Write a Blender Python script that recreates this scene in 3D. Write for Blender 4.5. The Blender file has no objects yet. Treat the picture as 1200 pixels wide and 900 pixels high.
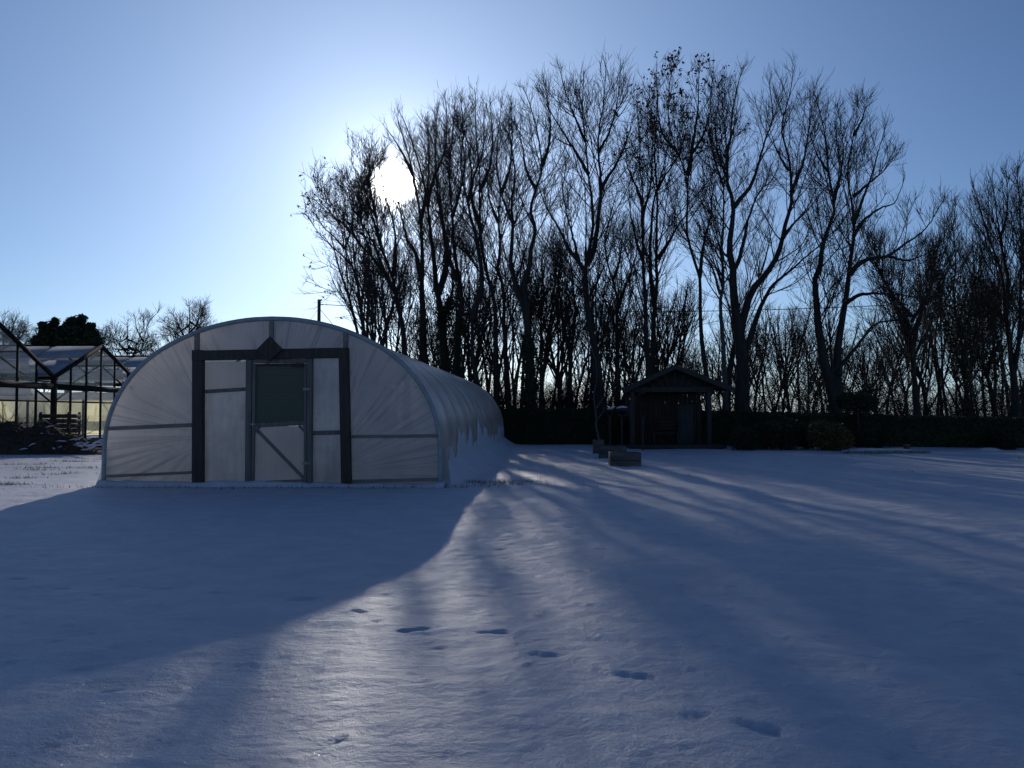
import bpy, math, random
import numpy as np
R = math.radians
random.seed(7)
rng = np.random.default_rng(11)
S = bpy.context.scene
COL = S.collection

# ------------------------------------------------------------------ camera model (photo is 1200x900)
F = 950.0; CAMH = 1.45; PITCH = math.atan(35/950.0)
def P(px, py, Y):
    cx = (px-600)/F; cy = (450-py)/F
    wy = math.cos(PITCH) - math.sin(PITCH)*cy
    wz = math.sin(PITCH) + math.cos(PITCH)*cy
    t = Y/wy
    return np.array([cx*t, Y, CAMH + wz*t])
def GX(px, Y): return (px-600)/F*Y
SUN_AZ = R(-8.4); SUN_EL = R(15.75)
SUN = np.array([math.sin(SUN_AZ)*math.cos(SUN_EL), math.cos(SUN_AZ)*math.cos(SUN_EL), math.sin(SUN_EL)])

# ------------------------------------------------------------------ materials
def newmat(name):
    m = bpy.data.materials.new(name); m.use_nodes = True
    nt = m.node_tree; nt.nodes.clear()
    out = nt.nodes.new('ShaderNodeOutputMaterial')
    return m, nt, out
def N(nt, t, **kw):
    n = nt.nodes.new(t)
    for k, v in kw.items():
        if k == 'ins':
            for a, b in v.items(): n.inputs[a].default_value = b
        else: setattr(n, k, v)
    return n
def L(nt, a, b): nt.links.new(a, b)
def ramp(nt, fac, stops):
    r = nt.nodes.new('ShaderNodeValToRGB'); L(nt, fac, r.inputs[0])
    e = r.color_ramp.elements
    e[0].position, e[0].color = stops[0][0], (*stops[0][1], 1)
    e[1].position, e[1].color = stops[-1][0], (*stops[-1][1], 1)
    for p, c in stops[1:-1]:
        x = e.new(p); x.color = (*c, 1)
    return r
def coords(nt, scale=(1,1,1), kind='Object'):
    tc = N(nt, 'ShaderNodeTexCoord'); mp = N(nt, 'ShaderNodeMapping'); mp.inputs['Scale'].default_value = scale
    L(nt, tc.outputs[kind], mp.inputs[0]); return mp.outputs[0]
def rough_mat(name, c0, c1, scale=(4,4,4), rough=0.85, bump=0.3, nscale=1.0, dist=0.02, spec=0.3, detail=6):
    m, nt, out = newmat(name)
    v = coords(nt, scale)
    n = N(nt, 'ShaderNodeTexNoise', ins={'Scale': nscale, 'Detail': detail, 'Roughness': .65}); L(nt, v, n.inputs['Vector'])
    cr = ramp(nt, n.outputs[0], [(.3, c0), (.7, c1)])
    b = N(nt, 'ShaderNodeBsdfPrincipled', ins={'Roughness': rough, 'Specular IOR Level': spec})
    L(nt, cr.outputs[0], b.inputs['Base Color'])
    bp = N(nt, 'ShaderNodeBump', ins={'Strength': bump, 'Distance': dist}); L(nt, n.outputs[0], bp.inputs['Height'])
    L(nt, bp.outputs[0], b.inputs['Normal']); L(nt, b.outputs[0], out.inputs[0])
    return m
M = {}
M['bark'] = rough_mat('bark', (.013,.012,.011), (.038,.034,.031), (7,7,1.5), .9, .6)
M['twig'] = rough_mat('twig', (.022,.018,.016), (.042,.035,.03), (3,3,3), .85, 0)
M['pale_bark'] = rough_mat('pale_bark', (.045,.044,.044), (.10,.098,.096), (5,5,1.2), .8, .5)
M['leaf'] = rough_mat('dry_leaf', (.05,.03,.02), (.09,.05,.03), (3,3,3), .8, 0)
M['ivy'] = rough_mat('ivy', (.012,.02,.009), (.035,.05,.02), (3,3,3), .6, 0)
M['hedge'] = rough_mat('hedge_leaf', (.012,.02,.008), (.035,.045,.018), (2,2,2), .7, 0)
M['gold'] = rough_mat('golden_leaf', (.05,.043,.013), (.10,.075,.022), (2,2,2), .7, 0)
M['conifer'] = rough_mat('conifer', (.012,.022,.012), (.03,.045,.022), (2,2,2), .7, 0)
M['post_wood'] = rough_mat('dark_stained_timber', (.035,.027,.024), (.075,.058,.05), (14,14,1.5), .8, .4)
M['grey_wood'] = rough_mat('weathered_timber', (.10,.09,.08), (.19,.17,.155), (14,14,1.5), .85, .4)
M['rail_wood'] = rough_mat('rail_timber', (.16,.13,.12), (.26,.21,.19), (3,14,14), .85, .3)
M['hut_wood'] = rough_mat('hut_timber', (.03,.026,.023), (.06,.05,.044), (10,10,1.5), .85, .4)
M['panel_wood'] = rough_mat('pale_panel', (.035,.034,.036), (.06,.058,.062), (10,10,1.5), .85, .2)
M['box_wood'] = rough_mat('planter_timber', (.055,.045,.04), (.15,.125,.11), (1.5,8,12), .9, .6)
M['soil'] = rough_mat('soil', (.03,.022,.016), (.07,.05,.035), (6,6,6), .95, .8)
M['iron'] = rough_mat('galvanised_tube', (.20,.22,.24), (.32,.34,.36), (6,6,6), .5, .1, spec=.5)
M['frame'] = rough_mat('glasshouse_frame', (.010,.010,.009), (.026,.025,.022), (6,6,6), .85, .2, spec=.1)
M['cable'] = rough_mat('black_cable', (.02,.02,.02), (.03,.03,.03), (6,6,6), .6, 0)
M['clay'] = rough_mat('terracotta', (.16,.07,.04), (.22,.10,.06), (6,6,6), .9, .3)
M['stone'] = rough_mat('stone_edging', (.12,.11,.10), (.25,.23,.21), (5,5,5), .9, .5)
M['pale_bounce'] = rough_mat('pale_bounce_surface', (.34,.28,.20), (.50,.43,.32), (8,8,8), .9, .5)  # pale and warm so that the hidden tunnel floor brightens the film
M['grass'] = rough_mat('rough_grass', (.05,.065,.02), (.15,.14,.06), (2,2,2), .8, 0)

def snow_material(name, ground):
    m, nt, out = newmat(name)
    geo = N(nt, 'ShaderNodeNewGeometry')
    pos = geo.outputs['Position']
    b = N(nt, 'ShaderNodeBsdfPrincipled', ins={'Roughness': .55, 'Specular IOR Level': .3})
    def noise(scale, detail=5, rough=.6, vec=pos):
        n = N(nt, 'ShaderNodeTexNoise', ins={'Scale': scale, 'Detail': detail, 'Roughness': rough}); L(nt, vec, n.inputs['Vector']); return n.outputs[0]
    mp = N(nt, 'ShaderNodeMapping'); mp.inputs['Scale'].default_value = (.9, 1.15, 1); mp.inputs['Rotation'].default_value = (0,0,R(12)); L(nt, pos, mp.inputs[0])
    a = noise(2.2, 6, .62, mp.outputs[0]); c = noise(16, 5, .7, mp.outputs[0]); d = noise(140, 2, .6)
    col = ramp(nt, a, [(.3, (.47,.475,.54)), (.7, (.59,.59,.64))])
    last = col.outputs[0]
    add = N(nt, 'ShaderNodeMath', operation='MULTIPLY_ADD'); add.inputs[1].default_value = .30; L(nt, c, add.inputs[0]); L(nt, a, add.inputs[2])
    add2 = N(nt, 'ShaderNodeMath', operation='MULTIPLY_ADD'); add2.inputs[1].default_value = .07; L(nt, d, add2.inputs[0]); L(nt, add.outputs[0], add2.inputs[2])
    bp = N(nt, 'ShaderNodeBump', ins={'Strength': 1.0, 'Distance': .055}); L(nt, add2.outputs[0], bp.inputs['Height'])
    # icy flakes: tiny randomly tilted facets
    vo = N(nt, 'ShaderNodeTexVoronoi', ins={'Scale': 120.0}); L(nt, pos, vo.inputs['Vector'])
    sep = N(nt, 'ShaderNodeSeparateColor'); L(nt, vo.outputs['Color'], sep.inputs[0])
    if ground:
        # thin snow with turf showing: mask painted per vertex from where the snow lies thin
        at = N(nt, 'ShaderNodeAttribute', attribute_name='thin')
        n1 = noise(1.1, 8, .72, mp.outputs[0]); n2 = noise(9, 6, .75, mp.outputs[0])
        s1 = N(nt, 'ShaderNodeMath', operation='MULTIPLY_ADD'); s1.inputs[1].default_value = .55; L(nt, n2, s1.inputs[0]); L(nt, n1, s1.inputs[2])
        s2 = N(nt, 'ShaderNodeMath', operation='ADD'); L(nt, s1.outputs[0], s2.inputs[0]); L(nt, at.outputs['Fac'], s2.inputs[1])
        mk_ = N(nt, 'ShaderNodeMapRange', ins={'From Min': 1.12, 'From Max': 1.24}); L(nt, s2.outputs[0], mk_.inputs[0])
        turf = ramp(nt, n2, [(.3, (.035,.03,.018)), (.7, (.12,.11,.055))])
        mx = N(nt, 'ShaderNodeMix', data_type='RGBA'); L(nt, mk_.outputs[0], mx.inputs[0]); L(nt, last, mx.inputs[6]); L(nt, turf.outputs[0], mx.inputs[7])
        last = mx.outputs[2]
    L(nt, last, b.inputs['Base Color']); L(nt, bp.outputs[0], b.inputs['Normal'])
    gl = N(nt, 'ShaderNodeBsdfGlossy', ins={'Roughness': .34})
    vm = N(nt, 'ShaderNodeVectorMath', operation='SUBTRACT'); L(nt, vo.outputs['Color'], vm.inputs[0]); vm.inputs[1].default_value = (.5,.5,.5)
    vs = N(nt, 'ShaderNodeVectorMath', operation='SCALE'); vs.inputs['Scale'].default_value = 1.5; L(nt, vm.outputs[0], vs.inputs[0])
    va = N(nt, 'ShaderNodeVectorMath', operation='ADD'); L(nt, vs.outputs[0], va.inputs[0]); L(nt, geo.outputs['Normal'], va.inputs[1])
    vn = N(nt, 'ShaderNodeVectorMath', operation='NORMALIZE'); L(nt, va.outputs[0], vn.inputs[0]); L(nt, vn.outputs[0], gl.inputs['Normal'])
    gt = N(nt, 'ShaderNodeMath', operation='GREATER_THAN'); gt.inputs[1].default_value = .85; L(nt, sep.outputs[0], gt.inputs[0])
    lt = N(nt, 'ShaderNodeMath', operation='LESS_THAN'); lt.inputs[1].default_value = .20; L(nt, vo.outputs['Distance'], lt.inputs[0])
    mu = N(nt, 'ShaderNodeMath', operation='MULTIPLY'); L(nt, gt.outputs[0], mu.inputs[0]); L(nt, lt.outputs[0], mu.inputs[1])
    ms = N(nt, 'ShaderNodeMixShader'); L(nt, mu.outputs[0], ms.inputs[0]); L(nt, b.outputs[0], ms.inputs[1]); L(nt, gl.outputs[0], ms.inputs[2])
    L(nt, ms.outputs[0], out.inputs[0])
    return m
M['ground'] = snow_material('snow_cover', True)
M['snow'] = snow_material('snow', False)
M['roof_snow'] = rough_mat('shade_toned_roof_snow', (.26,.27,.31), (.40,.41,.45), (2,2,2), .95, .3, spec=0)  # darker copy of the snow: the roof's shade is put into its colour

def film_material(name, tint=(.55,.55,.58), transp=.12, transl=.55, gloss=.12, rough=.35, streak=None, dirt=.35):
    m, nt, out = newmat(name)
    v = coords(nt, (1,1,1))
    mp = N(nt, 'ShaderNodeMapping'); mp.inputs['Scale'].default_value = (5, 5, .6); L(nt, v, mp.inputs[0])
    n = N(nt, 'ShaderNodeTexNoise', ins={'Scale': 2.0, 'Detail': 7, 'Roughness': .7}); L(nt, mp.outputs[0], n.inputs['Vector'])
    n2 = N(nt, 'ShaderNodeTexNoise', ins={'Scale': 1.3, 'Detail': 5, 'Roughness': .6}); L(nt, v, n2.inputs['Vector'])
    a = N(nt, 'ShaderNodeMath', operation='MULTIPLY_ADD'); a.inputs[1].default_value = .5; L(nt, n.outputs[0], a.inputs[0]); L(nt, n2.outputs[0], a.inputs[2])
    lo = tuple(c*(1-dirt) for c in tint)
    cr = ramp(nt, a.outputs[0], [(.5, tint), (.95, lo)])
    colr = cr.outputs[0]
    h = a.outputs[0]
    if streak:
        # gathered pleats: folds of film radiating from a fixing point (doubled film lets less light through)
        (uc, zc, s) = streak
        sx = N(nt, 'ShaderNodeSeparateXYZ'); L(nt, v, sx.inputs[0])
        du = N(nt, 'ShaderNodeMath', operation='SUBTRACT'); L(nt, sx.outputs[0], du.inputs[0]); du.inputs[1].default_value = uc
        dz = N(nt, 'ShaderNodeMath', operation='SUBTRACT'); L(nt, sx.outputs[2], dz.inputs[0]); dz.inputs[1].default_value = zc
        an = N(nt, 'ShaderNodeMath', operation='ARCTAN2'); L(nt, dz.outputs[0], an.inputs[0]); L(nt, du.outputs[0], an.inputs[1])
        wv = N(nt, 'ShaderNodeTexNoise', noise_dimensions='2D', ins={'Scale': 1.0, 'Detail': 3, 'Roughness': .7})
        cb = N(nt, 'ShaderNodeCombineXYZ')
        m1 = N(nt, 'ShaderNodeMath', operation='MULTIPLY'); m1.inputs[1].default_value = s; L(nt, an.outputs[0], m1.inputs[0]); L(nt, m1.outputs[0], cb.inputs[0])
        ln = N(nt, 'ShaderNodeMath', operation='MULTIPLY'); ln.inputs[1].default_value = .5; L(nt, sx.outputs[2], ln.inputs[0]); L(nt, ln.outputs[0], cb.inputs[1])
        L(nt, cb.outputs[0], wv.inputs['Vector'])
        sr = ramp(nt, wv.outputs[0], [(.54, (1,1,1)), (.66, (.76,.76,.77))])
        mm = N(nt, 'ShaderNodeMix', data_type='RGBA', blend_type='MULTIPLY'); mm.inputs[0].default_value = 1
        L(nt, colr, mm.inputs[6]); L(nt, sr.outputs[0], mm.inputs[7]); colr = mm.outputs[2]; h = wv.outputs[0]
    bp = N(nt, 'ShaderNodeBump', ins={'Strength': .35, 'Distance': .03}); L(nt, h, bp.inputs['Height'])
    tl = N(nt, 'ShaderNodeBsdfTranslucent'); L(nt, colr, tl.inputs[0])
    df = N(nt, 'ShaderNodeBsdfDiffuse'); L(nt, colr, df.inputs[0]); L(nt, bp.outputs[0], df.inputs['Normal'])
    tp = N(nt, 'ShaderNodeBsdfTransparent'); tp.inputs[0].default_value = (.93,.94,.97,1)
    g = N(nt, 'ShaderNodeBsdfGlossy', ins={'Roughness': rough}); g.inputs[0].default_value = (.9,.9,.95,1); L(nt, bp.outputs[0], g.inputs['Normal'])
    m1 = N(nt, 'ShaderNodeMixShader'); m1.inputs[0].default_value = transl; L(nt, df.outputs[0], m1.inputs[1]); L(nt, tl.outputs[0], m1.inputs[2])
    m2 = N(nt, 'ShaderNodeMixShader'); m2.inputs[0].default_value = transp; L(nt, m1.outputs[0], m2.inputs[1]); L(nt, tp.outputs[0], m2.inputs[2])
    fr = N(nt, 'ShaderNodeLayerWeight', ins={'Blend': .35}); fm = N(nt, 'ShaderNodeMath', operation='MULTIPLY_ADD'); fm.inputs[1].default_value = gloss*2; fm.inputs[2].default_value = gloss*.3
    L(nt, fr.outputs['Facing'], fm.inputs[0])
    m3 = N(nt, 'ShaderNodeMixShader'); L(nt, fm.outputs[0], m3.inputs[0]); L(nt, m2.outputs[0], m3.inputs[1]); L(nt, g.outputs[0], m3.inputs[2])
    L(nt, m3.outputs[0], out.inputs[0])
    return m
M['film_side'] = film_material('polythene_cover', (.94,.93,.93), .03, .78, .26, .24)
M['film_left'] = film_material('polythene_end_left', (.97,.915,.88), .04, .88, .08, .5, streak=(-1.1, 1.0, 24), dirt=.15)
M['film_right'] = film_material('polythene_end_right', (.97,.915,.88), .04, .88, .08, .5, streak=(1.0, .2, 30), dirt=.15)
M['film_top'] = film_material('polythene_end_top', (.97,.915,.88), .04, .88, .08, .5, streak=(0, .6, 20), dirt=.15)
M['film_plain'] = film_material('polythene_end_plain', (.96,.90,.85), .04, .88, .08, .5, dirt=.2)
M['twin_wall'] = film_material('ribbed_clear_sheet', (.95,.92,.88), .08, .88, .25, .35, dirt=.5)
M['dirty_glass'] = film_material('grimy_glass', (.22,.24,.22), .80, .5, .22, .08, dirt=.5)
M['yellow_sheet'] = film_material('yellowed_sheet', (.92,.86,.50), .10, .85, .05, .5, dirt=.35)
M['silver_tube'] = film_material('clear_duct_film', (.92,.93,.94), .10, .75, .4, .2, dirt=.2)

def net_material():
    m, nt, out = newmat('green_shade_netting')
    v = coords(nt, (1,1,1))
    w = N(nt, 'ShaderNodeTexWave', bands_direction='Z', ins={'Scale': 9.0, 'Distortion': 1.5, 'Detail': 3}); L(nt, v, w.inputs['Vector'])
    cr = ramp(nt, w.outputs[0], [(.2, (.06,.062,.043)), (.8, (.10,.105,.078))])
    b = N(nt, 'ShaderNodeBsdfPrincipled', ins={'Roughness': .8}); L(nt, cr.outputs[0], b.inputs['Base Color'])
    tp = N(nt, 'ShaderNodeBsdfTransparent'); mx = N(nt, 'ShaderNodeMixShader'); mx.inputs[0].default_value = 0
    L(nt, b.outputs[0], mx.inputs[1]); L(nt, tp.outputs[0], mx.inputs[2]); L(nt, mx.outputs[0], out.inputs[0]); return m
M['net'] = net_material()

# ------------------------------------------------------------------ mesh helpers
def mesh_np(name, V, faces, mat, smooth=False):
    """faces: list of (n,k) int arrays"""
    me = bpy.data.meshes.new(name)
    V = np.asarray(V, dtype=np.float32)
    me.vertices.add(len(V)); me.vertices.foreach_set('co', V.ravel())
    loops = np.concatenate([f.ravel() for f in faces]).astype(np.int32)
    tot = np.concatenate([np.full(len(f), f.shape[1], np.int32) for f in faces])
    start = np.concatenate([[0], np.cumsum(tot)[:-1]]).astype(np.int32)
    me.loops.add(len(loops)); me.loops.foreach_set('vertex_index', loops)
    me.polygons.add(len(tot)); me.polygons.foreach_set('loop_start', start)
    if smooth: me.polygons.foreach_set('use_smooth', np.ones(len(tot), bool))
    me.update(calc_edges=True)
    if mat: me.materials.append(mat)
    return me
def link(name, me, parent=None):
    o = bpy.data.objects.new(name, me); COL.objects.link(o)
    if parent: o.parent = parent
    return o
def empty(name, loc=(0,0,0), rz=0):
    o = bpy.data.objects.new(name, None); COL.objects.link(o); o.location = loc; o.rotation_euler = (0,0,rz)
    o.empty_display_size = .2
    return o
def tag(o, label=None, cat=None, group=None, kind=None):
    if label: o['label'] = label
    if cat: o['category'] = cat
    if group: o['group'] = group
    if kind: o['kind'] = kind
    return o
class MB:
    def __init__(s): s.v = []; s.f4 = []; s.f3 = []; s.n = 0
    def add(s, V, f4=None, f3=None):
        V = np.asarray(V, float)
        if f4 is not None and len(f4): s.f4.append(np.asarray(f4)+s.n)
        if f3 is not None and len(f3): s.f3.append(np.asarray(f3)+s.n)
        s.v.append(V); s.n += len(V)
    def build(s, name, mat, parent=None, smooth=False, bevel=0):
        V = np.concatenate(s.v); fs = []
        if s.f4: fs.append(np.concatenate(s.f4))
        if s.f3: fs.append(np.concatenate(s.f3))
        o = link(name, mesh_np(name, V, fs, mat, smooth), parent)
        if bevel:
            b = o.modifiers.new('bevel', 'BEVEL'); b.width = bevel; b.segments = 2; b.limit_method = 'ANGLE'
        return o
    def box(s, x0, x1, y0, y1, z0, z1):
        V = [(x0,y0,z0),(x1,y0,z0),(x1,y1,z0),(x0,y1,z0),(x0,y0,z1),(x1,y0,z1),(x1,y1,z1),(x0,y1,z1)]
        s.add(V, [(0,3,2,1),(4,5,6,7),(0,1,5,4),(1,2,6,5),(2,3,7,6),(3,0,4,7)]); return s
    def beam(s, a, b, w, h, up=(0,0,1)):
        a = np.array(a, float); b = np.array(b, float); d = b-a; d /= np.linalg.norm(d)
        up = np.array(up, float)
        if abs(d@up) > .95: up = np.array([0,1.,0])
        x = np.cross(d, up); x /= np.linalg.norm(x); y = np.cross(x, d)
        V = [p+sx*x*w/2+sy*y*h/2 for p in (a,b) for sx,sy in ((-1,-1),(1,-1),(1,1),(-1,1))]
        s.add(V, [(0,3,2,1),(4,5,6,7),(0,1,5,4),(1,2,6,5),(2,3,7,6),(3,0,4,7)]); return s
    def tube(s, pts, rad, k=8, caps=True):
        V, f = tube_np(np.asarray(pts,float), np.broadcast_to(np.asarray(rad,float), (len(pts),)), k)
        s.add(V, f)
        if caps:
            n = len(V)
            c0 = V[:k].mean(0); c1 = V[-k:].mean(0)
            b0 = s.n; s.v.append(np.array([c0,c1])); s.n += 2
            base = b0-n
            s.f3.append(np.array([(base+(i+1)%k, base+i, b0) for i in range(k)]+[(base+n-k+i, base+n-k+(i+1)%k, b0+1) for i in range(k)]))
        return s
def tube_np(pts, rad, k):
    d = np.gradient(pts, axis=0); d /= np.linalg.norm(d, axis=1, keepdims=True)+1e-9
    ref = np.array([0,1.,0]) if np.abs(d[:,1]).max() < .9 else np.array([1.,0,0])
    if np.abs(d@ref).max() > .98: ref = np.array([.1,.2,1.])
    x = np.cross(d, ref); x /= np.linalg.norm(x, axis=1, keepdims=True)+1e-9
    y = np.cross(d, x)
    a = np.arange(k)/k*2*np.pi
    V = pts[:,None]+rad[:,None,None]*(np.cos(a)[None,:,None]*x[:,None]+np.sin(a)[None,:,None]*y[:,None])
    n = len(pts); V = V.reshape(-1,3)
    i = np.arange(n-1)[:,None]*k; j = np.arange(k)[None,:]; j2 = (j+1)%k
    f = np.stack([i+j, i+j2, i+k+j2, i+k+j], -1).reshape(-1,4)
    return V, f
def chains(pts, rad, k):
    """pts (N,S,3) rad (N,S): N tubes with k sides, rings joined"""
    n, s, _ = pts.shape
    d = np.gradient(pts, axis=1); d /= np.linalg.norm(d, axis=2, keepdims=True)+1e-9
    ref = np.array([.31,.93,.19])
    x = np.cross(d, ref); x /= np.linalg.norm(x, axis=2, keepdims=True)+1e-9
    y = np.cross(d, x)
    a = np.arange(k)/k*2*np.pi
    V = pts[:,:,None]+rad[:,:,None,None]*(np.cos(a)[:,None]*x[:,:,None]+np.sin(a)[:,None]*y[:,:,None])
    idx = np.arange(n*s*k).reshape(n, s, k)
    A = idx[:,:-1]; B = idx[:,1:]
    f = np.stack([A, np.roll(A,-1,2), np.roll(B,-1,2), B], -1).reshape(-1,4)
    return V.reshape(-1,3), f

# ------------------------------------------------------------------ tree growth
def norm(v): return v/(np.linalg.norm(v, axis=-1, keepdims=True)+1e-9)
def grow(o, d, ln, steps, wander, up, g):
    pts = [o]; d = norm(d)
    for i in range(steps):
        d = norm(d + wander*g.normal(size=d.shape) + np.array([0,0,up]))
        pts.append(pts[-1] + d*(ln/steps)[:,None])
    return np.stack(pts, 1)
def spawn(pts, rad, dens, tmin, g, tmax=1.0):
    n, s, _ = pts.shape
    ln = np.linalg.norm(np.diff(pts, axis=1), axis=2).sum(1)
    cnt = g.poisson(np.maximum(ln*dens*(tmax-tmin), .01))
    idx = np.repeat(np.arange(n), cnt)
    if len(idx) == 0: return None
    t = g.uniform(tmin, tmax, len(idx))*(s-1)
    i = np.minimum(t.astype(int), s-2); f = (t-i)[:,None]
    o = pts[idx,i]*(1-f)+pts[idx,i+1]*f
    tan = norm(pts[idx,i+1]-pts[idx,i])
    r = rad[idx,i]*(1-f[:,0])+rad[idx,i+1]*f[:,0]
    rem = ln[idx]*(1-t/(s-1))
    return o, tan, r, rem
def sidedir(tan, ang, g):
    rv = g.normal(size=tan.shape); rv -= (rv*tan).sum(1,keepdims=True)*tan; rv = norm(rv)
    return tan*np.cos(ang)[:,None]+rv*np.sin(ang)[:,None]
def resample(p, n):
    p = np.asarray(p, float)
    # Catmull-Rom through the points
    q = np.vstack([2*p[0]-p[1], p, 2*p[-1]-p[-2]])
    out = []
    for i in range(1, len(q)-2):
        for t in np.linspace(0,1,8,endpoint=False):
            a,b,c,d = q[i-1],q[i],q[i+1],q[i+2]
            out.append(.5*((2*b)+(-a+c)*t+(2*a-5*b+4*c-d)*t*t+(-a+3*b-3*c+d)*t**3))
    out.append(p[-1]); out = np.array(out)
    l = np.concatenate([[0], np.cumsum(np.linalg.norm(np.diff(out[:,:3],axis=0),axis=1))])
    s = np.linspace(0, l[-1], n)
    return np.stack([np.interp(s, l, out[:,k]) for k in range(out.shape[1])], 1)
def crown_from(stems, rads, seed, d1=1.5, d2=3.3, d3=4.6, tmin=.4, l1=(.35,.8), l1max=5.0, a1=(.45,.85), up=.095, tw=.0076, wander=.07, dm=1.75):
    d1 = d1*dm
    """stems (N,S,3) -> branch mesh arrays (V, faces) plus tip points"""
    g = np.random.default_rng(seed)
    V = []; Fc = []; n0 = 0
    def put(p, r, k):
        nonlocal n0
        v, f = chains(p, r, k); V.append(v); Fc.append(f+n0); n0 += len(v)
    sp = spawn(stems, rads, d1, tmin, g)
    o, tan, r, rem = sp
    ln = np.minimum((rem+.75)*g.uniform(*l1, len(rem)), l1max*g.uniform(.7,1.1,len(rem)))
    # leader shoots at the stem tips
    tipo = stems[:,-1]; tipd = norm(stems[:,-1]-stems[:,-2])
    k = 3
    o = np.vstack([o]+[tipo]*k); dirs = np.vstack([sidedir(tan, g.uniform(*a1,len(tan)), g)]+[sidedir(tipd, g.uniform(.05,.4,len(tipd)), g) for _ in range(k)])
    r = np.concatenate([r]+[rads[:,-1]]*k); ln = np.concatenate([ln]+[g.uniform(.35,.75,len(tipo)) for _ in range(k)])
    p1 = grow(o, dirs, ln, 8, wander, up, g)
    r0 = np.clip(r*.5, tw*1.5, .0055*ln+.010); tt = np.linspace(0,1,9)
    r1 = r0[:,None]*(1-tt)+tw*1.1*tt
    put(p1, r1, 4)
    o, tan, r, rem = spawn(p1, r1, d2, .18, g)
    ln = np.minimum((rem+.5)*g.uniform(.4,.8,len(rem)), 2.2)+.15
    p2 = grow(o, sidedir(tan, g.uniform(.45,.95,len(tan)), g), ln, 5, wander*1.1, up*1.1, g)
    r0 = np.clip(r*.6, tw*1.15, .03); tt = np.linspace(0,1,6)
    r2 = r0[:,None]*(1-tt)+tw*.8*tt
    put(p2, r2, 3)
    # fine twigs on both
    tips = [p2[:,-1], p1[:,-1]]
    for P_, R_, dd in ((p2, r2, d3), (p1, r1, d3*.5)):
        s3 = spawn(P_, R_, dd, .2, g)
        if s3 is None: continue
        o, tan, r, rem = s3
        ln = g.uniform(.25,.75,len(o))
        p3 = grow(o, sidedir(tan, g.uniform(.35,.8,len(tan)), g), ln, 3, wander*1.2, up*2.2, g)
        put(p3, np.broadcast_to(np.linspace(tw*.95,tw*.6,4), p3.shape[:2]), 3)
        tips.append(p3[:,-1])
    return np.concatenate(V), np.concatenate(Fc), np.concatenate(tips)
def leaves_mesh(pts, size, g, jitter=.1, quads=1):
    """small leaf-sized faces round the points"""
    pts = np.repeat(pts, quads, 0); n = len(pts)
    c = pts+g.normal(size=(n,3))*jitter
    a = norm(g.normal(size=(n,3))); b = g.normal(size=(n,3)); b = norm(b-(a*b).sum(1,keepdims=True)*a)
    s = (size*g.uniform(.6,1.3,n))[:,None]
    V = np.stack([c-a*s, c-b*s*.5+a*s*.1, c+a*s, c+b*s*.5], 1).reshape(-1,3)
    return V, np.arange(4*n).reshape(-1,4)

TREEGROUP = 'bare trees behind the hedge'
def traced_tree(label, Y, stems, seed, name='bare_tree', group=TREEGROUP, leafy=None, ivy=None, bark='bark', **kw):
    """stems: (w0,w1,[(px,py),..]); the first goes down to the ground"""
    g = np.random.default_rng(seed)
    ps = []; rs = []
    base = None
    root = None
    tm = MB()
    for si, (w0, w1, pts) in enumerate(stems):
        n = 26
        drift = 0 if si == 0 else g.uniform(-2.0, 2.0)
        if si == 0:
            b = P(pts[0][0], pts[0][1], Y); base = np.array([b[0]+g.uniform(-.1,.1), Y, -.15])
            P3 = [base]
        else: P3 = []
        m = len(pts)
        for i, (x, y) in enumerate(pts):
            P3.append(P(x, y, Y+drift*(i/max(1,m-1))))
        q = resample(P3, n)
        q[1:-1] += g.normal(size=(n-2,3))*.012
        w1 = min(w1,1.8); r = np.interp(np.linspace(0,1,n), [0,.35,.7,1], [w0, .47*w0+.4, .14*w0+.40*w1, .5*w1])*.5*Y/F
        if si == 0: r[0] *= 1.35; r[1] *= 1.1
        q -= base
        ps.append(q); rs.append(r)
        v, f = tube_np(q, r, 9 if w0 > 5 else 6); tm.add(v, f)
    root = empty(name, base)
    tag(root, label, 'tree', group)
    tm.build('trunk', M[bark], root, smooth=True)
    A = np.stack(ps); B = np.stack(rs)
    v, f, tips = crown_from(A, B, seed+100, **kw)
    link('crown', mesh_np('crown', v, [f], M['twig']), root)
    if leafy:
        frac, size, cond, q, nm = leafy
        sel = tips[g.random(len(tips)) < frac]
        w = sel+base
        px = 600+F*w[:,0]/w[:,1]; py = 485-F*(w[:,2]-CAMH)/w[:,1]
        sel = sel[cond(px, py)]
        v, f = leaves_mesh(sel, size, g, jitter=size*.9, quads=q)
        tag(link(nm, mesh_np(nm, v, [f], M['leaf']), root), kind='stuff')
    if ivy:
        z0, z1, n, spread = ivy
        A2 = A.reshape(-1,3); wB = B.reshape(-1)
        ok = (A2[:,2] > z0) & (A2[:,2] < z1)
        A2 = A2[ok]; wB = wB[ok]
        idx = g.integers(0, len(A2), n)
        c = A2[idx]+norm(g.normal(size=(n,3)))*(wB[idx]+g.exponential(spread, n))[:,None]+np.array([0,0,1])*g.uniform(-.3,.3,n)[:,None]
        v, f = leaves_mesh(c, .075, g, jitter=.05, quads=1)
        link('ivy', mesh_np('ivy', v, [f], M['ivy']), root)
    return root

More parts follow.
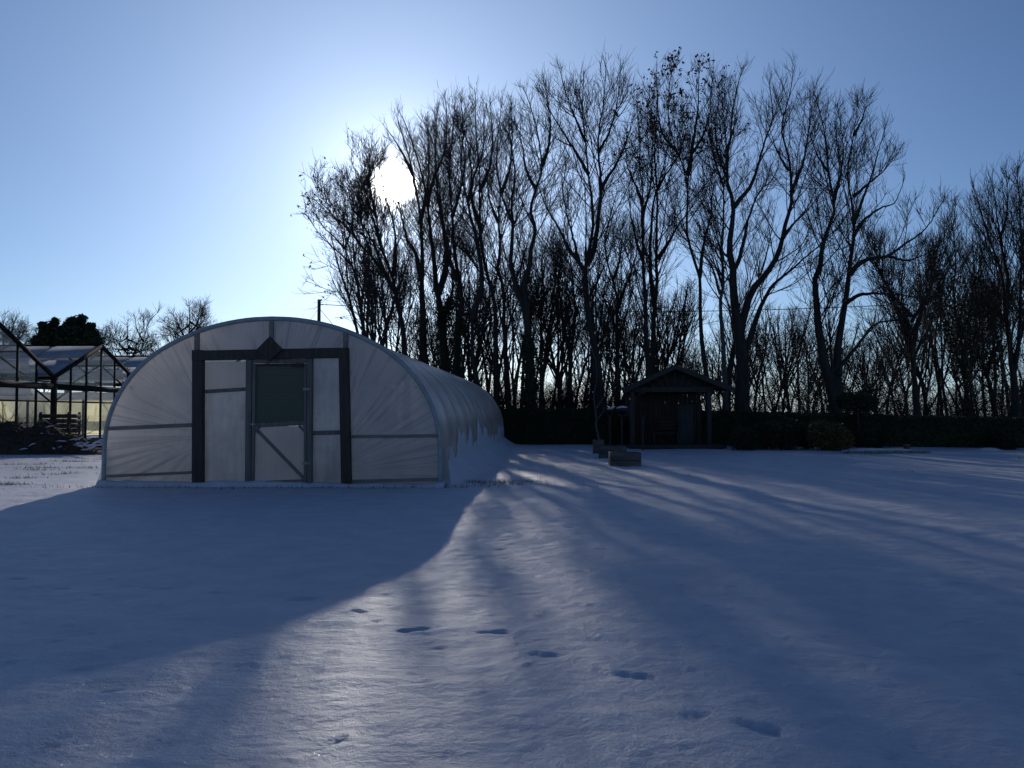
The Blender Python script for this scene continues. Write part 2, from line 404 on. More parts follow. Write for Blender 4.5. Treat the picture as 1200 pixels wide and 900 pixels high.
# ------------------------------------------------------------------ ground: one snow sheet with the marks in it
TUN_A = math.atan(45/950.0)                       # the tunnel runs a little to the right of straight ahead
TU = np.array([math.cos(TUN_A), -math.sin(TUN_A), 0]); TV = np.array([math.sin(TUN_A), math.cos(TUN_A), 0])
TUN_O = np.array([GX(318,16.6), 16.6, 0.0]); TUN_L = 22.6; HW = 3.46
def vnoise(x, y, seed):
    g = np.random.default_rng(seed); T = g.random((256,256))
    xi = np.floor(x).astype(int); yi = np.floor(y).astype(int); fx = x-xi; fy = y-yi
    fx = fx*fx*(3-2*fx); fy = fy*fy*(3-2*fy)
    a = T[xi%256, yi%256]; b = T[(xi+1)%256, yi%256]; c = T[xi%256, (yi+1)%256]; d = T[(xi+1)%256, (yi+1)%256]
    return (a*(1-fx)+b*fx)*(1-fy)+(c*(1-fx)+d*fx)*fy - .5
def axis(dense0, dense1, st, lo, hi, gr=1.09):
    c = list(np.arange(dense0, dense1, st)); s = st; x = c[-1]
    while x < hi: s *= gr; x += s; c.append(x)
    s = st; x = c[0]; l = []
    while x > lo: s *= gr; x -= s; l.append(x)
    return np.array(l[::-1]+c)
xs = axis(-6.5, 6.5, .035, -600, 600); ys = axis(2.6, 13, .028, -60, 900, 1.045)
X, Yg = np.meshgrid(xs, ys, indexing='ij')
Z = .05*vnoise(X*.22, Yg*.22, 1)+.05*vnoise(X*.7+9, Yg*.7, 2)+.024*vnoise(X*2.3, Yg*2.6, 3)+.014*vnoise(X*6, Yg*7, 4)+.008*vnoise(X*14, Yg*16, 5)
Z += 1.2*np.clip((np.hypot(X, Yg)-250)/400, 0, 1)*vnoise(X*.01, Yg*.01, 6)
loc_u = (X-TUN_O[0])*TU[0]+(Yg-TUN_O[1])*TU[1]; loc_v = (X-TUN_O[0])*TV[0]+(Yg-TUN_O[1])*TV[1]
inside = 1/(1+np.exp(-np.minimum(np.minimum(HW+.6-np.abs(loc_u), loc_v+.7), TUN_L+.7-loc_v)*9))
Z = Z*(1-inside)-.02*inside
def gpt(px, py):
    c = P(px, py, 1.0); d = c-np.array([0,0,CAMH]); t = -CAMH/d[2]; return d[0]*t, t
def dent(px, py, L_, W_, ang, depth, seed=0):
    L_ *= .72; W_ *= .7; depth *= .36
    """footprint: sole-shaped hollow with a small pushed-up rim"""
    global Z
    cx, cy = gpt(px, py); ca, sa = math.cos(R(ang)), math.sin(R(ang))
    i0, i1 = np.searchsorted(xs, [cx-L_*1.5, cx+L_*1.5]); j0, j1 = np.searchsorted(ys, [cy-L_*1.5, cy+L_*1.5])
    x = X[i0:i1,j0:j1]-cx; y = Yg[i0:i1,j0:j1]-cy
    a = (x*ca+y*sa)/(L_/2); b = (-x*sa+y*ca)/(W_/2)
    b = b*(1+.35*np.exp(-((a+.15)/.25)**2)) + .12*a
    a = a+.25*vnoise(x*30+seed, y*30, 7+seed); 
    r = np.sqrt(a*a+b*b+1e-6)
    Z[i0:i1,j0:j1] += -depth/(1+np.exp((r-.95)*12)) + .3*depth*np.exp(-((r-1.25)/.2)**2)
for i, (px, py, ang, l, d) in enumerate([(485,742,12,.32,.06),(583,747,-12,.32,.06),(638,776,-14,.33,.055),(744,800,-18,.30,.045),(890,857,-28,.32,.05),
      (421,718,-40,.20,.06),(18,673,-5,.28,.05),(72,682,0,.16,.05),(115,692,0,.1,.04),(185,684,-4,.34,.04),(258,693,-6,.30,.04),(355,703,0,.34,.04),(368,681,0,.12,.04),
      (835,715,0,.35,.035),(1120,683,5,.3,.035),(1128,725,5,.25,.03),(960,650,-10,.2,.03),(270,605,0,.5,.04),(205,623,0,.3,.04),(560,700,10,.3,.03),(620,697,5,.28,.03),(518,692,0,.25,.03),(1010,700,0,.22,.03),(710,757,-8,.2,.02)]):
    dent(px, py, l, l*.42, ang, d, i)
for i, (px, py) in enumerate([(590,632),(597,629),(600,636),(592,650),(597,648),(602,650),(593,664),(601,663),(594,672),(598,670),(603,672),(586,641),(589,618),(583,612),(596,607)]):
    dent(px, py, .10, .06, 20*(i%3), .045, i)     # rabbit tracks
g2 = np.random.default_rng(5)
for i in range(70):
    px, py = g2.uniform(60,1180), g2.uniform(590,880); dent(px, py, g2.uniform(.05,.16), g2.uniform(.04,.08), g2.uniform(-30,30), g2.uniform(.012,.028), i)
for i in range(420):
    px, py = g2.uniform(0,1200), 575+g2.random()**1.6*315
    s_ = g2.choice([-1,1], p=[.6,.4]); dent(px, py, g2.uniform(.05,.15), g2.uniform(.04,.10), g2.uniform(-40,40), s_*g2.uniform(.012,.03), i)
V = np.stack([X, Yg, Z], -1).reshape(-1,3); nx, ny = X.shape
idx = np.arange(nx*ny).reshape(nx,ny)
Fq = np.stack([idx[:-1,:-1], idx[1:,:-1], idx[1:,1:], idx[:-1,1:]], -1).reshape(-1,4)
gm = mesh_np('snow_ground', V, [Fq], M['ground'], smooth=True)
thin = np.full(X.shape, -.35)
thin += .60*np.exp(-(((Yg-23)/7.0)**2))*(1/(1+np.exp((X+9.5)*1.2)))*(Yg > 12)
gl_ = np.exp(-((loc_v+.38)/.13)**2)*(np.abs(loc_u) < HW+2.3)
thin += .46*gl_*(1-inside*.2)
thin += .78*np.exp(-((loc_v-.5)/.22)**2)*np.exp(-((loc_u-HW-1.0)/1.0)**2)
thin += .45*np.exp(-((Yg-33.8)/.9)**2)*(X > 3)
at = gm.attributes.new('thin', 'FLOAT', 'POINT'); at.data.foreach_set('value', thin.ravel().astype(np.float32))
g_o = link('snow_ground', gm); tag(g_o, 'uneven snow cover over the lawn with footprints', kind='structure')
def gz(x, y):
    i = np.clip(np.searchsorted(xs, x), 0, nx-1); j = np.clip(np.searchsorted(ys, y), 0, ny-1); return float(Z[i,j])

# grass tufts poking through
g3 = np.random.default_rng(8); tv = []; 
spots = []
for (px, py, n, sp) in [(8,568,60,.25),(85,541,70,.35),(60,549,50,.5),(42,551,30,.3),(25,560,30,.3),(100,538,40,.4),(70,556,30,.3),(560,564,90,.6),(590,566,40,.4),(500,570,60,1.2),(300,572,70,2.2),(170,571,50,1.2),(440,571,60,1.3),(613,563,20,.3),(20,545,60,.8),(110,549,30,.3)]:
    cx, cy = gpt(px, py)
    for k in range(n*3): spots.append((cx+g3.normal()*sp, cy+g3.normal()*min(sp*.25,.12)))
for k in range(40):
    cx, cy = gpt(g3.uniform(0,1200), 532+g3.random()*28)
    for q in range(int(g3.integers(2,7))): spots.append((cx+g3.normal()*.03, cy+g3.normal()*.03))
mb = MB()
for (x, y) in spots:
    z = gz(x,y)-.01; h = g3.uniform(.03,.10); a = g3.uniform(0,6.28); w = .006; dx, dy = math.cos(a), math.sin(a); ln = g3.uniform(.2,1.0)*h
    b = g3.uniform(0,6.28)
    mb.add([(x-dx*w,y-dy*w,z),(x+dx*w,y+dy*w,z),(x+math.cos(b)*ln,y+math.sin(b)*ln,z+h)], f3=[(0,1,2)])
o = mb.build('grass_tufts', M['grass']); tag(o, 'grass blades poking through the thin snow', 'grass', kind='stuff')

# ------------------------------------------------------------------ polytunnel
half = [(3.46,0),(3.46,.5),(3.45,.9),(3.41,1.2),(3.31,1.55),(3.11,1.95),(2.82,2.33),(2.5,2.62),(2.12,2.86),(1.6,3.1),(1.08,3.26),(.5,3.36),(0,3.385)]
prof = resample([(u,z) for u,z in half], 33)
prof = np.vstack([prof, np.stack([-prof[-2::-1,0], prof[-2::-1,1]],1)])           # right foot -> crown -> left foot
tun = empty('polytunnel', TUN_O, -TUN_A)
tag(tun, 'large arched polythene growing tunnel with timber door frame in the end wall', 'polytunnel')
def offs(pr, d):
    t = np.gradient(pr, axis=0); t /= np.linalg.norm(t,axis=1,keepdims=True); nrm = np.stack([t[:,1], -t[:,0]],1)
    return pr+nrm*d
# cover, sagging between hoops
nb = 12; sp = TUN_L/nb; per = 10
vs_ = np.linspace(0, TUN_L, nb*per+1); Vs = []
gw = np.random.default_rng(3)
for i, v in enumerate(vs_):
    ph = (v/sp) % 1; sag = -.085*math.sin(math.pi*ph)**.7 if 0 < ph < 1 else 0
    o2 = offs(prof, sag+.012)
    th = np.linspace(0,1,len(prof))
    wr = .012*np.sin(th*60+v*2.1)*math.sin(math.pi*ph)*vnoise(th*40, np.full_like(th, v*2), 12)*2
    o2 = o2+np.stack([wr,wr*.3],1)
    Vs.append(np.stack([o2[:,0], np.full(len(o2), v), o2[:,1]],1))
Vs = np.array(Vs); a_, b_ = Vs.shape[:2]; idx = np.arange(a_*b_).reshape(a_,b_)
fq = np.stack([idx[:-1,:-1], idx[:-1,1:], idx[1:,1:], idx[1:,:-1]], -1).reshape(-1,4)
link('cover', mesh_np('cover', Vs.reshape(-1,3), [fq], M['film_side'], True), tun)
for k in range(nb+1):
    mb = MB(); pr = offs(prof, -.03 if k else .02)
    r = .03 if k else .047
    mb.tube(np.stack([pr[:,0], np.full(len(pr), k*sp-(.02 if k == 0 else 0)), pr[:,1]],1), r, 8)
    mb.build('hoop', M['iron'], tun, True)
mb = MB(); mb.tube([(0,-.0,3.30),(0,TUN_L,3.30)], .02, 6); mb.build('ridge_pole', M['iron'], tun, True)
for s_ in (-1,1):
    mb = MB(); mb.tube([(s_*2.95,0,2.0),(s_*2.95,TUN_L,2.0)], .02, 6); mb.build('crop_bar', M['iron'], tun, True)
U = lambda px: (px-318)/57.2
Zp = lambda py: (568.5-py)/57.2
def poly_in_arch(u0, u1, z0, z1, nu=30, nz=26, yoff=.0, pleat=0, c=(0,0)):
    """film sheet clipped to the arch"""
    right = prof[:33]; ztop = lambda u: np.interp(abs(u), right[::-1,0], right[::-1,1]) if abs(u) < 3.45 else 1.0
    us = np.linspace(u0,u1,nu); V = []
    for u in us:
        zt = min(z1, ztop(u)-.005)
        for z in np.linspace(z0, max(zt,z0+.01), nz):
            an = math.atan2(z-c[1], u-c[0]); d = math.hypot(u-c[0], z-c[1])
            V.append((u, yoff+pleat*.03*min(d,1)*math.sin(an*46+3*math.sin(an*9)), z))
    idx = np.arange(nu*nz).reshape(nu,nz)
    return np.array(V), np.stack([idx[:-1,:-1], idx[1:,:-1], idx[1:,1:], idx[:-1,1:]],-1).reshape(-1,4)
def sheet(name, mat, *a, **k):
    v, f = poly_in_arch(*a, **k); return link(name, mesh_np(name, v, [f], mat, True), tun)
uL, uR = U(233), U(407)
sheet('end_film', M['film_left'], -3.45, uL, .05, 9, nu=60, nz=50, pleat=.5, c=(-1.3,1.05))
sheet('end_film', M['film_right'], uR, 3.45, .05, 9, nu=60, nz=50, pleat=.5, c=(1.2,.35))
sheet('end_film', M['film_top'], uL, uR, Zp(417), 9, nu=40, nz=20, pleat=.3, c=(0,.9))
sheet('side_light', M['film_plain'], U(238), U(292), Zp(459), Zp(424), yoff=.01)
sheet('side_light', M['twin_wall'], U(238), U(292), .04, Zp(459), yoff=.01)
sheet('side_light', M['twin_wall'], U(366), U(403), Zp(508), Zp(420), yoff=.01)
sheet('side_light', M['twin_wall'], U(366), U(405), .05, Zp(508), yoff=.01)
def fb(name, mat, p0, p1, w, t, y=0.0, parent=tun, bevel=.006):
    """timber on the end wall between two photo points"""
    mb = MB(); a = (U(p0[0]), y, Zp(p0[1])); b = (U(p1[0]), y, Zp(p1[1]))
    d = np.array(b)-a; d /= np.linalg.norm(d); x = np.array([-d[2],0,d[0]])
    a = np.array(a); b = np.array(b); h = x*w/57.2/2; q = np.array([0,t/2,0])
    V = [p+s1*h+s2*q for p in (a,b) for s1,s2 in ((-1,-1),(1,-1),(1,1),(-1,1))]
    mb.add(V, [(0,3,2,1),(4,5,6,7),(0,1,5,4),(1,2,6,5),(2,3,7,6),(3,0,4,7)])
    return mb.build(name, M[mat], parent, bevel=bevel)
fb('post', 'post_wood', (232,411), (234,571), 12, .16, -.07)
fb('post', 'post_wood', (404.5,409), (409,571), 11, .16, -.07)
fb('lintel', 'post_wood', (226,417.5), (410,414.5), 11.5, .15, -.085)
mb = MB(); cu, cz, hd = U(320), Zp(410.5), .255
for (h0, y0, y1) in ((hd, -.26, -.175),):
    V = [(cu+a*h0, y, cz+b*h0) for y in (y0,y1) for a,b in ((-1,0),(0,-1),(1,0),(0,1))]
    mb.add(V, [(0,1,2,3),(7,6,5,4),(0,4,5,1),(1,5,6,2),(2,6,7,3),(3,7,4,0)])
mb.build('diamond_board', M['post_wood'], tun, bevel=.008)
fb('stud', 'rail_wood', (229,391), (229,411), 5.5, .07, -.03)
fb('stud', 'rail_wood', (318,377), (318,403), 5, .07, -.03)
fb('stud', 'rail_wood', (406,391), (406,409), 5.5, .07, -.03)
fb('rail', 'rail_wood', (122,503), (228,498.5), 4.6, .06, -.035)
fb('rail', 'rail_wood', (413,512), (516,511), 3.8, .06, -.035)
fb('base_board', 'rail_wood', (121,559), (228,554), 3.2, .05, -.03)
fb('base_board', 'rail_wood', (413,564), (516,561), 4, .05, -.03)
fb('rail', 'grey_wood', (238,459.5), (290,456.5), 4.2, .06, -.03)
fb('rail', 'grey_wood', (367,508), (404,507), 5, .06, -.03)
fb('jamb', 'grey_wood', (293,422), (293.5,569), 7, .12, -.06)
fb('jamb', 'grey_wood', (365,421), (365.5,569), 5.5, .12, -.06)
fb('head_board', 'grey_wood', (297,424), (362,424), 4.5, .1, -.055)
door = empty('door', (U(329),-.09,0)); door.parent = tun
def fbd(*a, **k):
    o = fb(*a, parent=door, **k); o.location = (-U(329), 0.09, 0); return o
fbd('stile', 'grey_wood', (299.5,427), (299.5,567), 3.6, .05, -.10)
fbd('stile', 'grey_wood', (360,427), (361,567), 3.2, .05, -.10)
fbd('top_rail', 'post_wood', (301,428.5), (358.5,428), 2.5, .05, -.10)
fbd('middle_rail', 'grey_wood', (301,499), (359,496), 5, .05, -.10)
fbd('bottom_rail', 'grey_wood', (301,566), (359,563.5), 4.5, .05, -.10)
fbd('brace', 'grey_wood', (302,503), (359,560), 3.6, .04, -.098)
fbd('gusset', 'grey_wood', (301,507), (307,500), 3, .03, -.106)
fbd('gusset', 'grey_wood', (353,499), (360,506), 3, .03, -.106)
for nm, mt, z0, z1 in (('mesh_panel', M['net'], Zp(497), Zp(429)), ('door_film', M['film_plain'], Zp(565), Zp(500))):
    v, f = poly_in_arch(U(300), U(360), z0, z1); v[:,1] += -.085
    o = link(nm, mesh_np(nm, v, [f], mt, True), door); o.location = (-U(329), .09, 0)
mb = MB().box(U(343),U(359),-.125,-.11,Zp(431),Zp(428)); o = mb.build('torn_flap', M['post_wood'], door); o.location = (-U(329), .09, 0)
for zz_ in (.45, 1.95):
    mb = MB().box(U(357.5),U(366.5),-.128,-.12,zz_-.025,zz_+.025); mb.box(U(362.2),U(363.2),-.14,-.12,zz_-.04,zz_+.04); o = mb.build('hinge', M['iron'], door); o.location = (-U(329), .09, 0)
mb = MB().box(U(296),U(302.5),-.14,-.12,1.22,1.255); mb.box(U(299),U(300.5),-.155,-.12,1.18,1.30); o = mb.build('latch', M['iron'], door); o.location = (-U(329), .09, 0)
# flared film skirts at the feet
for s_ in (-1,1):
    V = [];
    for v in np.linspace(-.02, .9, 6):
        for k, (du, z) in enumerate(((0,.75),(.03,.5),(.07,.3),(.12,.12),(.17,.0))): V.append((s_*(3.475+du), v, z))
    idx = np.arange(30).reshape(6,5)
    link('skirt', mesh_np('skirt', np.array(V), [np.stack([idx[:-1,:-1],idx[1:,:-1],idx[1:,1:],idx[:-1,1:]],-1).reshape(-1,4)], M['film_side'], True), tun)
# unseen tunnel floor, made pale to bounce warm light onto the film
mb = MB(); V = [(-3.4,.1,.02),(3.4,.1,.02),(3.4,TUN_L-.1,.02),(-3.4,TUN_L-.1,.02)]; mb.add(V, [(0,1,2,3)])
o = mb.build('bounce_floor', M['pale_bounce']); o.location = TUN_O; o.rotation_euler = (0,0,-TUN_A); tag(o, 'pale floor added inside the tunnel to bounce warm light', kind='structure')
# rear end wall film
v, f = poly_in_arch(-3.45, 3.45, 0, 9, 40, 10, yoff=TUN_L-.03); link('rear_film', mesh_np('rear_film', v, [f], M['film_plain'], True), tun)
# snow slid down the cover, banked along the foot (one for each side)
for side, seed in ((1,21),(-1,22)):
    gs = np.random.default_rng(seed); nv = 420; V = []
    rp = prof[:33]; zcol = rp[:,1]; ucol = rp[:,0]
    cross = 22
    tt = np.linspace(.25, TUN_L-.05, nv)
    for v in tt:
        ph = (v/sp) % 1; nb_ = math.floor(v/sp)
        jag = vnoise(np.array([v*1.1]), np.array([3.3]), seed)[0]*1.2+vnoise(np.array([v*3.1]), np.array([7.3]), seed)[0]*.5+vnoise(np.array([v*9]), np.array([1.3]), seed)[0]*.12
        hoopish = math.exp(-(min(ph,1-ph)/.2)**2)
        h = .34+.16*hoopish+.75*max(0,jag)+.25*jag + .2*min(1,v/4)
        h *= min(1, (v-.1)/.8) if v < .9 else 1; h = max(.06, min(h, 1.7))
        wd = .42+.25*vnoise(np.array([v*.8]), np.array([9.9]), seed)[0]+.35*min(1,v/5)
        wd *= min(1, .3+v/1.5)
        hb = min(h, .34+.15*vnoise(np.array([v*1.5]), np.array([4.4]), seed)[0])
        row = []
        for k in range(cross):
            t = k/(cross-1)
            if t < .5:
                z = h+(hb-h)*(t/.5); u = np.interp(z, zcol, ucol)+(.03 if k else .004)
            else:
                q = (t-.5)/.5; z = hb*(1-q)**1.6-.03*q; u = 3.47+.02+q*wd
            u += .015*vnoise(np.array([v*9.0]), np.array([k*.9]), seed+1)[0]
            row.append((side*u, v, z))
        V += row
    idx = np.arange(nv*cross).reshape(nv,cross)
    o = link('snow_bank', mesh_np('snow_bank', np.array(V), [np.stack([idx[:-1,:-1],idx[1:,:-1],idx[1:,1:],idx[:-1,1:]],-1).reshape(-1,4)], M['snow'], True))
    o.location = TUN_O; o.rotation_euler = (0,0,-TUN_A)
    tag(o, 'slid snow banked along the '+('right' if side > 0 else 'left')+' side of the polytunnel', 'snow bank', kind='stuff')
# low snow lip in front of the end wall
nv = 160; V = []
for i, u in enumerate(np.linspace(-3.5, 3.6, nv)):
    h = .05+.05*(vnoise(np.array([u*1.3]), np.array([2.0]), 40)[0]+.5)+.03*vnoise(np.array([u*6]), np.array([2.0]), 41)[0]
    for k, (dy, zz) in enumerate(((.02,h*.9),(-.08,h),(-.17,h*.9),(-.24,h*.5),(-.3,-.03))): V.append((u, dy+.03*vnoise(np.array([u*4.0]), np.array([k*1.0]), 42)[0], zz))
idx = np.arange(nv*5).reshape(nv,5)
o = link('snow_drift', mesh_np('snow_drift', np.array(V), [np.stack([idx[:-1,:-1],idx[:-1,1:],idx[1:,1:],idx[1:,:-1]],-1).reshape(-1,4)], M['snow'], True))
o.location = TUN_O; o.rotation_euler = (0,0,-TUN_A); tag(o, 'low strip of drifted snow against the foot of the tunnel end wall', 'snow drift', kind='stuff')

# ------------------------------------------------------------------ glasshouse (three bays, gables facing right)
GH = empty('glasshouse', (GX(63,35), 35, 0), -TUN_A)
tag(GH, 'derelict three bay glasshouse with snowy roofs left of the polytunnel', 'glasshouse')
W = 7.3; EV = 3.03; RG = 4.68; GL = 22.0
def gh(mb, name, mat, parent=GH, **k): return mb.build(name, M[mat], parent, **k)
for bay in (-1,0,1):
    v0 = bay*W; v1 = v0+W; vm = v0+W/2
    rgh = RG+(.30 if bay == -1 else 0)
    mb = MB()
    for a, b in (((0,v0,EV),(0,vm,rgh)),((0,vm,rgh),(0,v1,EV))): mb.beam(a, b, .10, .16)
    mb.beam((0,v0,2.62),(0,v1,2.62), .12, .26)
    mb.beam((0,v0,1.98),(0,v1,1.98), .05, .07)
    mb.beam((0,v0,0),(0,v0,EV), .16, .22); 
    for k in range(1,6):
        v = v0+k*W/6; zt = EV+(rgh-EV)*(1-abs(v-vm)/(W/2))
        mb.beam((0,v,.3),(0,v,zt-.05), .06, .10, up=(0,1,0))
    mb.beam((-.05,v0+W/6,EV-.3),(-.05,vm,RG-.9), .05, .06); mb.beam((-.05,v1-W/6,EV-.3),(-.05,vm,RG-.9), .05, .06)
    mb.beam((0,v0,3.55),(0,v1,3.55), .04, .05) if False else None
    mb.beam((-.06,v0+.1,1.95),(-.06,v0+1.4,2.6), .05, .06); mb.beam((-.06,v1-.1,1.95),(-.06,v1-1.4,2.6), .05, .06)
    fr = gh(mb, 'gable_frame', 'frame')
    # panes, with one or two missing
    gq = np.random.default_rng(50+bay)
    mb = MB()
    for k in range(6):
        for zr in ((.35,1.94),(2.02,2.5),(2.75,None)):
            if gq.random() < .18: continue
            va, vb = v0+k*W/6+.05, v0+(k+1)*W/6-.05
            if zr[1] is None:
                za = EV+(rgh-EV)*(1-abs(va-vm)/(W/2))-.1; zb = EV+(rgh-EV)*(1-abs(vb-vm)/(W/2))-.1
            else: za = zb = zr[1]
            mb.add([(0,va,zr[0]),(0,vb,zr[0]),(0,vb,max(zb,zr[0]+.02)),(0,va,max(za,zr[0]+.02))], [(0,1,2,3)])
    gh(mb, 'pane', 'dirty_glass', fr)
    mb = MB().box(-.1,.1,v0+.15,v1-.15,-.1,.32); gh(mb, 'base_wall', 'stone')
    # roof slopes: bars, glass, snow
    for sl, (va, vb) in enumerate(((v0,vm),(v1,vm))):
        mb = MB()
        nbar = 10
        for k in range(nbar+1):
            u = -k*GL/nbar-.05; mb.beam((u,va,EV+.02),(u,vb,rgh+.02), .05, .07)
        mb.beam((0,vb,rgh+.05),(-GL,vb,rgh+.05), .08, .08)
        mb.beam((0,(va+vb)/2,(EV+rgh)/2),(-GL,(va+vb)/2,(EV+rgh)/2), .05, .07)
        rf = gh(mb, 'roof', 'frame')
        mb = MB(); mb.add([(0,va,EV),(-GL,va,EV),(-GL,vb,rgh),(0,vb,rgh)], [(0,1,2,3)]); gh(mb, 'roof_glass', 'dirty_glass', rf)
        if sl == 0:
            mb = MB(); n_ = np.array([0, -(rgh-EV), (vb-va)]); n_ = n_/np.linalg.norm(n_)
            for k in range(nbar):
                for (f0, f1) in ((.03,.47),(.53,.95)):
                    cut = gq.uniform(0,.07)
                    q = []
                    for u in (-k*GL/nbar-.12, -(k+1)*GL/nbar+.02):
                        for f in (f0+cut, f1):
                            q.append(np.array([u, va+(vb-va)*f, EV+(rgh-EV)*f]))
                    q = [q[0],q[2],q[3],q[1]]; th = .035
                    lo = [p+n_*.045 for p in q]; hi = [p+n_*(.045+th) for p in q]
                    mb.add(lo+hi, [(3,2,1,0),(4,5,6,7),(0,1,5,4),(1,2,6,5),(2,3,7,6),(3,0,4,7)])
            gh(mb, 'roof_snow', 'roof_snow', rf)
    # interior posts and gutters
    mb = MB(); mb.beam((.1,v0,EV-.04),(-GL,v0,EV-.04), .25, .14)
    gh(mb, 'gutter', 'frame')
    mb = MB()
    for u in np.arange(-3,-GL,-3.0):
        mb.beam((u,v0,0),(u,v0,EV), .09, .09, up=(0,1,0)); mb.beam((u,v0,EV),(u,v1,EV), .05, .06)
        mb.beam((u,v0,EV-.6),(u,v0+1.2,EV), .04, .05)
    gh(mb, 'inner_frame', 'frame')
mb = MB(); mb.beam((0,2*W,0),(0,2*W,EV), .16, .22); gh(mb, 'corner_post', 'frame')
# yellowed liner sheets hanging inside (they catch the sun from behind) and clear ducts
V = []; 
for i, u in enumerate(np.linspace(-14,-.4,70)):
    for z in np.linspace(.35, 2.35, 12): V.append((u, W+.6+.06*math.sin(u*5)+.03*math.sin(u*13), z))
idx = np.arange(70*12).reshape(70,12); fq = np.stack([idx[:-1,:-1],idx[1:,:-1],idx[1:,1:],idx[:-1,1:]],-1).reshape(-1,4)
link('liner_sheet', mesh_np('liner_sheet', np.array(V), [fq], M['yellow_sheet'], True), GH)
V = np.array(V); V[:,1] -= W+.2; V = V[V[:,0] < -5.0]; nn = len(V)//12; idx = np.arange(nn*12).reshape(nn,12)
V[:,2] = .4+(V[:,2]-.35)*.75
link('liner_sheet', mesh_np('liner_sheet', V, [np.stack([idx[:-1,:-1],idx[1:,:-1],idx[1:,1:],idx[:-1,1:]],-1).reshape(-1,4)], M['yellow_sheet'], True), GH)
for (v, z, r) in ((W-.8,2.38,.20),(W-.9,3.42,.28),(W*2-1.0,2.5,.25),(-.9,2.45,.2),(-1.0,3.5,.3)):
    mb = MB(); us = np.linspace(-15,-.3,40); mb.tube(np.stack([us, np.full(40,v), z-.05*np.sin(us*1.3)**2],1), r, 14, False); mb.build('duct', M['silver_tube'], GH, True)

# ------------------------------------------------------------------ brush pile in front of the glasshouse
bp_ = empty('brush_pile', (GX(30,29.6), 29.6, 0)); tag(bp_, 'dark heap of cut branches with snow scraps in front of the glasshouse', 'brush pile')
g4 = np.random.default_rng(77)
n1, n2_ = 60, 24; V = []
for i in range(n1):
    for j in range(n2_):
        x = -3.6+7.2*i/(n1-1); y = -1.3+2.6*j/(n2_-1)
        h = 1.05*math.exp(-((x+.4)/1.9)**4)*math.exp(-(y/.85)**4)+.55*math.exp(-((x-1.9)/.9)**2)*math.exp(-(y/.8)**2)
        h *= (1+.5*vnoise(np.array([x*1.6]), np.array([y*1.6]), 60)[0]+.35*vnoise(np.array([x*5]), np.array([y*5]), 61)[0])
        V.append((x,y,h-.12))
idx = np.arange(n1*n2_).reshape(n1,n2_)
link('heap', mesh_np('heap', np.array(V), [np.stack([idx[:-1,:-1],idx[1:,:-1],idx[1:,1:],idx[:-1,1:]],-1).reshape(-1,4)], M['soil'], True), bp_)
VV = np.array(V); top = VV[VV[:,2] > .1]
o0 = top[g4.integers(0,len(top),620)]-np.array([0,0,.08]); dd = g4.normal(size=(620,3)); dd[:,2] = abs(dd[:,2])*.35; dd[:,0] *= 1.7
pt = grow(o0, dd, g4.uniform(.4,1.3,620), 5, .3, -.05, g4); rr = np.linspace(1,.35,6)[None]*g4.uniform(.006,.02,620)[:,None]
v, f = chains(pt, rr, 4); link('branches', mesh_np('branches', v, [f], M['twig']), bp_)
for k in range(34):
    t_ = top[g4.integers(0,len(top))]; 
    if g4.random() < .5: t_ = np.array([g4.uniform(1.6,3.3), g4.uniform(-1.2,-.2), .1+g4.uniform(0,.35)])
    ln = g4.uniform(.12,.45); a = np.array([t_[0], t_[1]-.05, max(t_[2],.03)+.08]); b = a+np.array([ln, g4.normal()*.08, g4.normal()*.08])
    mb = MB(); mb.tube(resample([a,(a+b)/2+np.array([0,0,.02]),b],6), [.005,.02,.026,.026,.02,.005], 6)
    mb.build('snow_scrap', M['snow'], bp_, True)
# planks lying in the snow to its right
for i, (px, py, ln, an) in enumerate(((108,524,1.6,4),(116,529,1.3,-3),(98,531,1.4,8))):
    x, y = gpt(px, py); e = empty('plank', (x,y,gz(x,y)+.05), R(an)); tag(e, ('pale','dark','split')[i]+' plank lying in the snow beside the brush pile', 'plank', 'planks beside the brush pile')
    mb = MB().box(-ln/2,ln/2,-.09,.09,-.05,.02); mb.build('board', M['hut_wood'], e, bevel=.005)
    mb = MB().box(-ln/2+.1,ln/2-.15,-.08,.08,.022,.05); mb.build('snow_layer', M['snow'], e, bevel=.01)
# dark slatted crate by the gable
e = empty('storage_crate', (GX(71,33.0),33.0,0), -TUN_A); tag(e, 'dark slatted crate between the brush pile and the glasshouse gable', 'crate')
mb = MB()
for k in range(7): mb.box(-.62,.62,-.44,-.41,.08+k*.2,.24+k*.2); mb.box(-.62,.62,.41,.44,.08+k*.2,.24+k*.2); mb.box(-.64,-.61,-.4,.4,.08+k*.2,.24+k*.2); mb.box(.61,.64,-.4,.4,.08+k*.2,.24+k*.2)
mb.build('slats', M['hut_wood'], e)
mb = MB()
for sx in (-1,1):
    for sy in (-1,1): mb.box(sx*.58-.04,sx*.58+.04,sy*.37-.035,sy*.37+.035,-.1,1.52)
mb.box(-.58,.58,-.38,.38,.9,.95); mb.build('corner_posts', M['frame'], e)

# ------------------------------------------------------------------ foliage volumes (hedge, shrubs)
def foliage(name, pts_fn, n, size, mat, parent=None, seed=1):
    g = np.random.default_rng(seed); c = pts_fn(g, n); v, f = leaves_mesh(c, size, g, jitter=size*.3)
    return link(name, mesh_np(name, v, [f], M[mat]), parent)
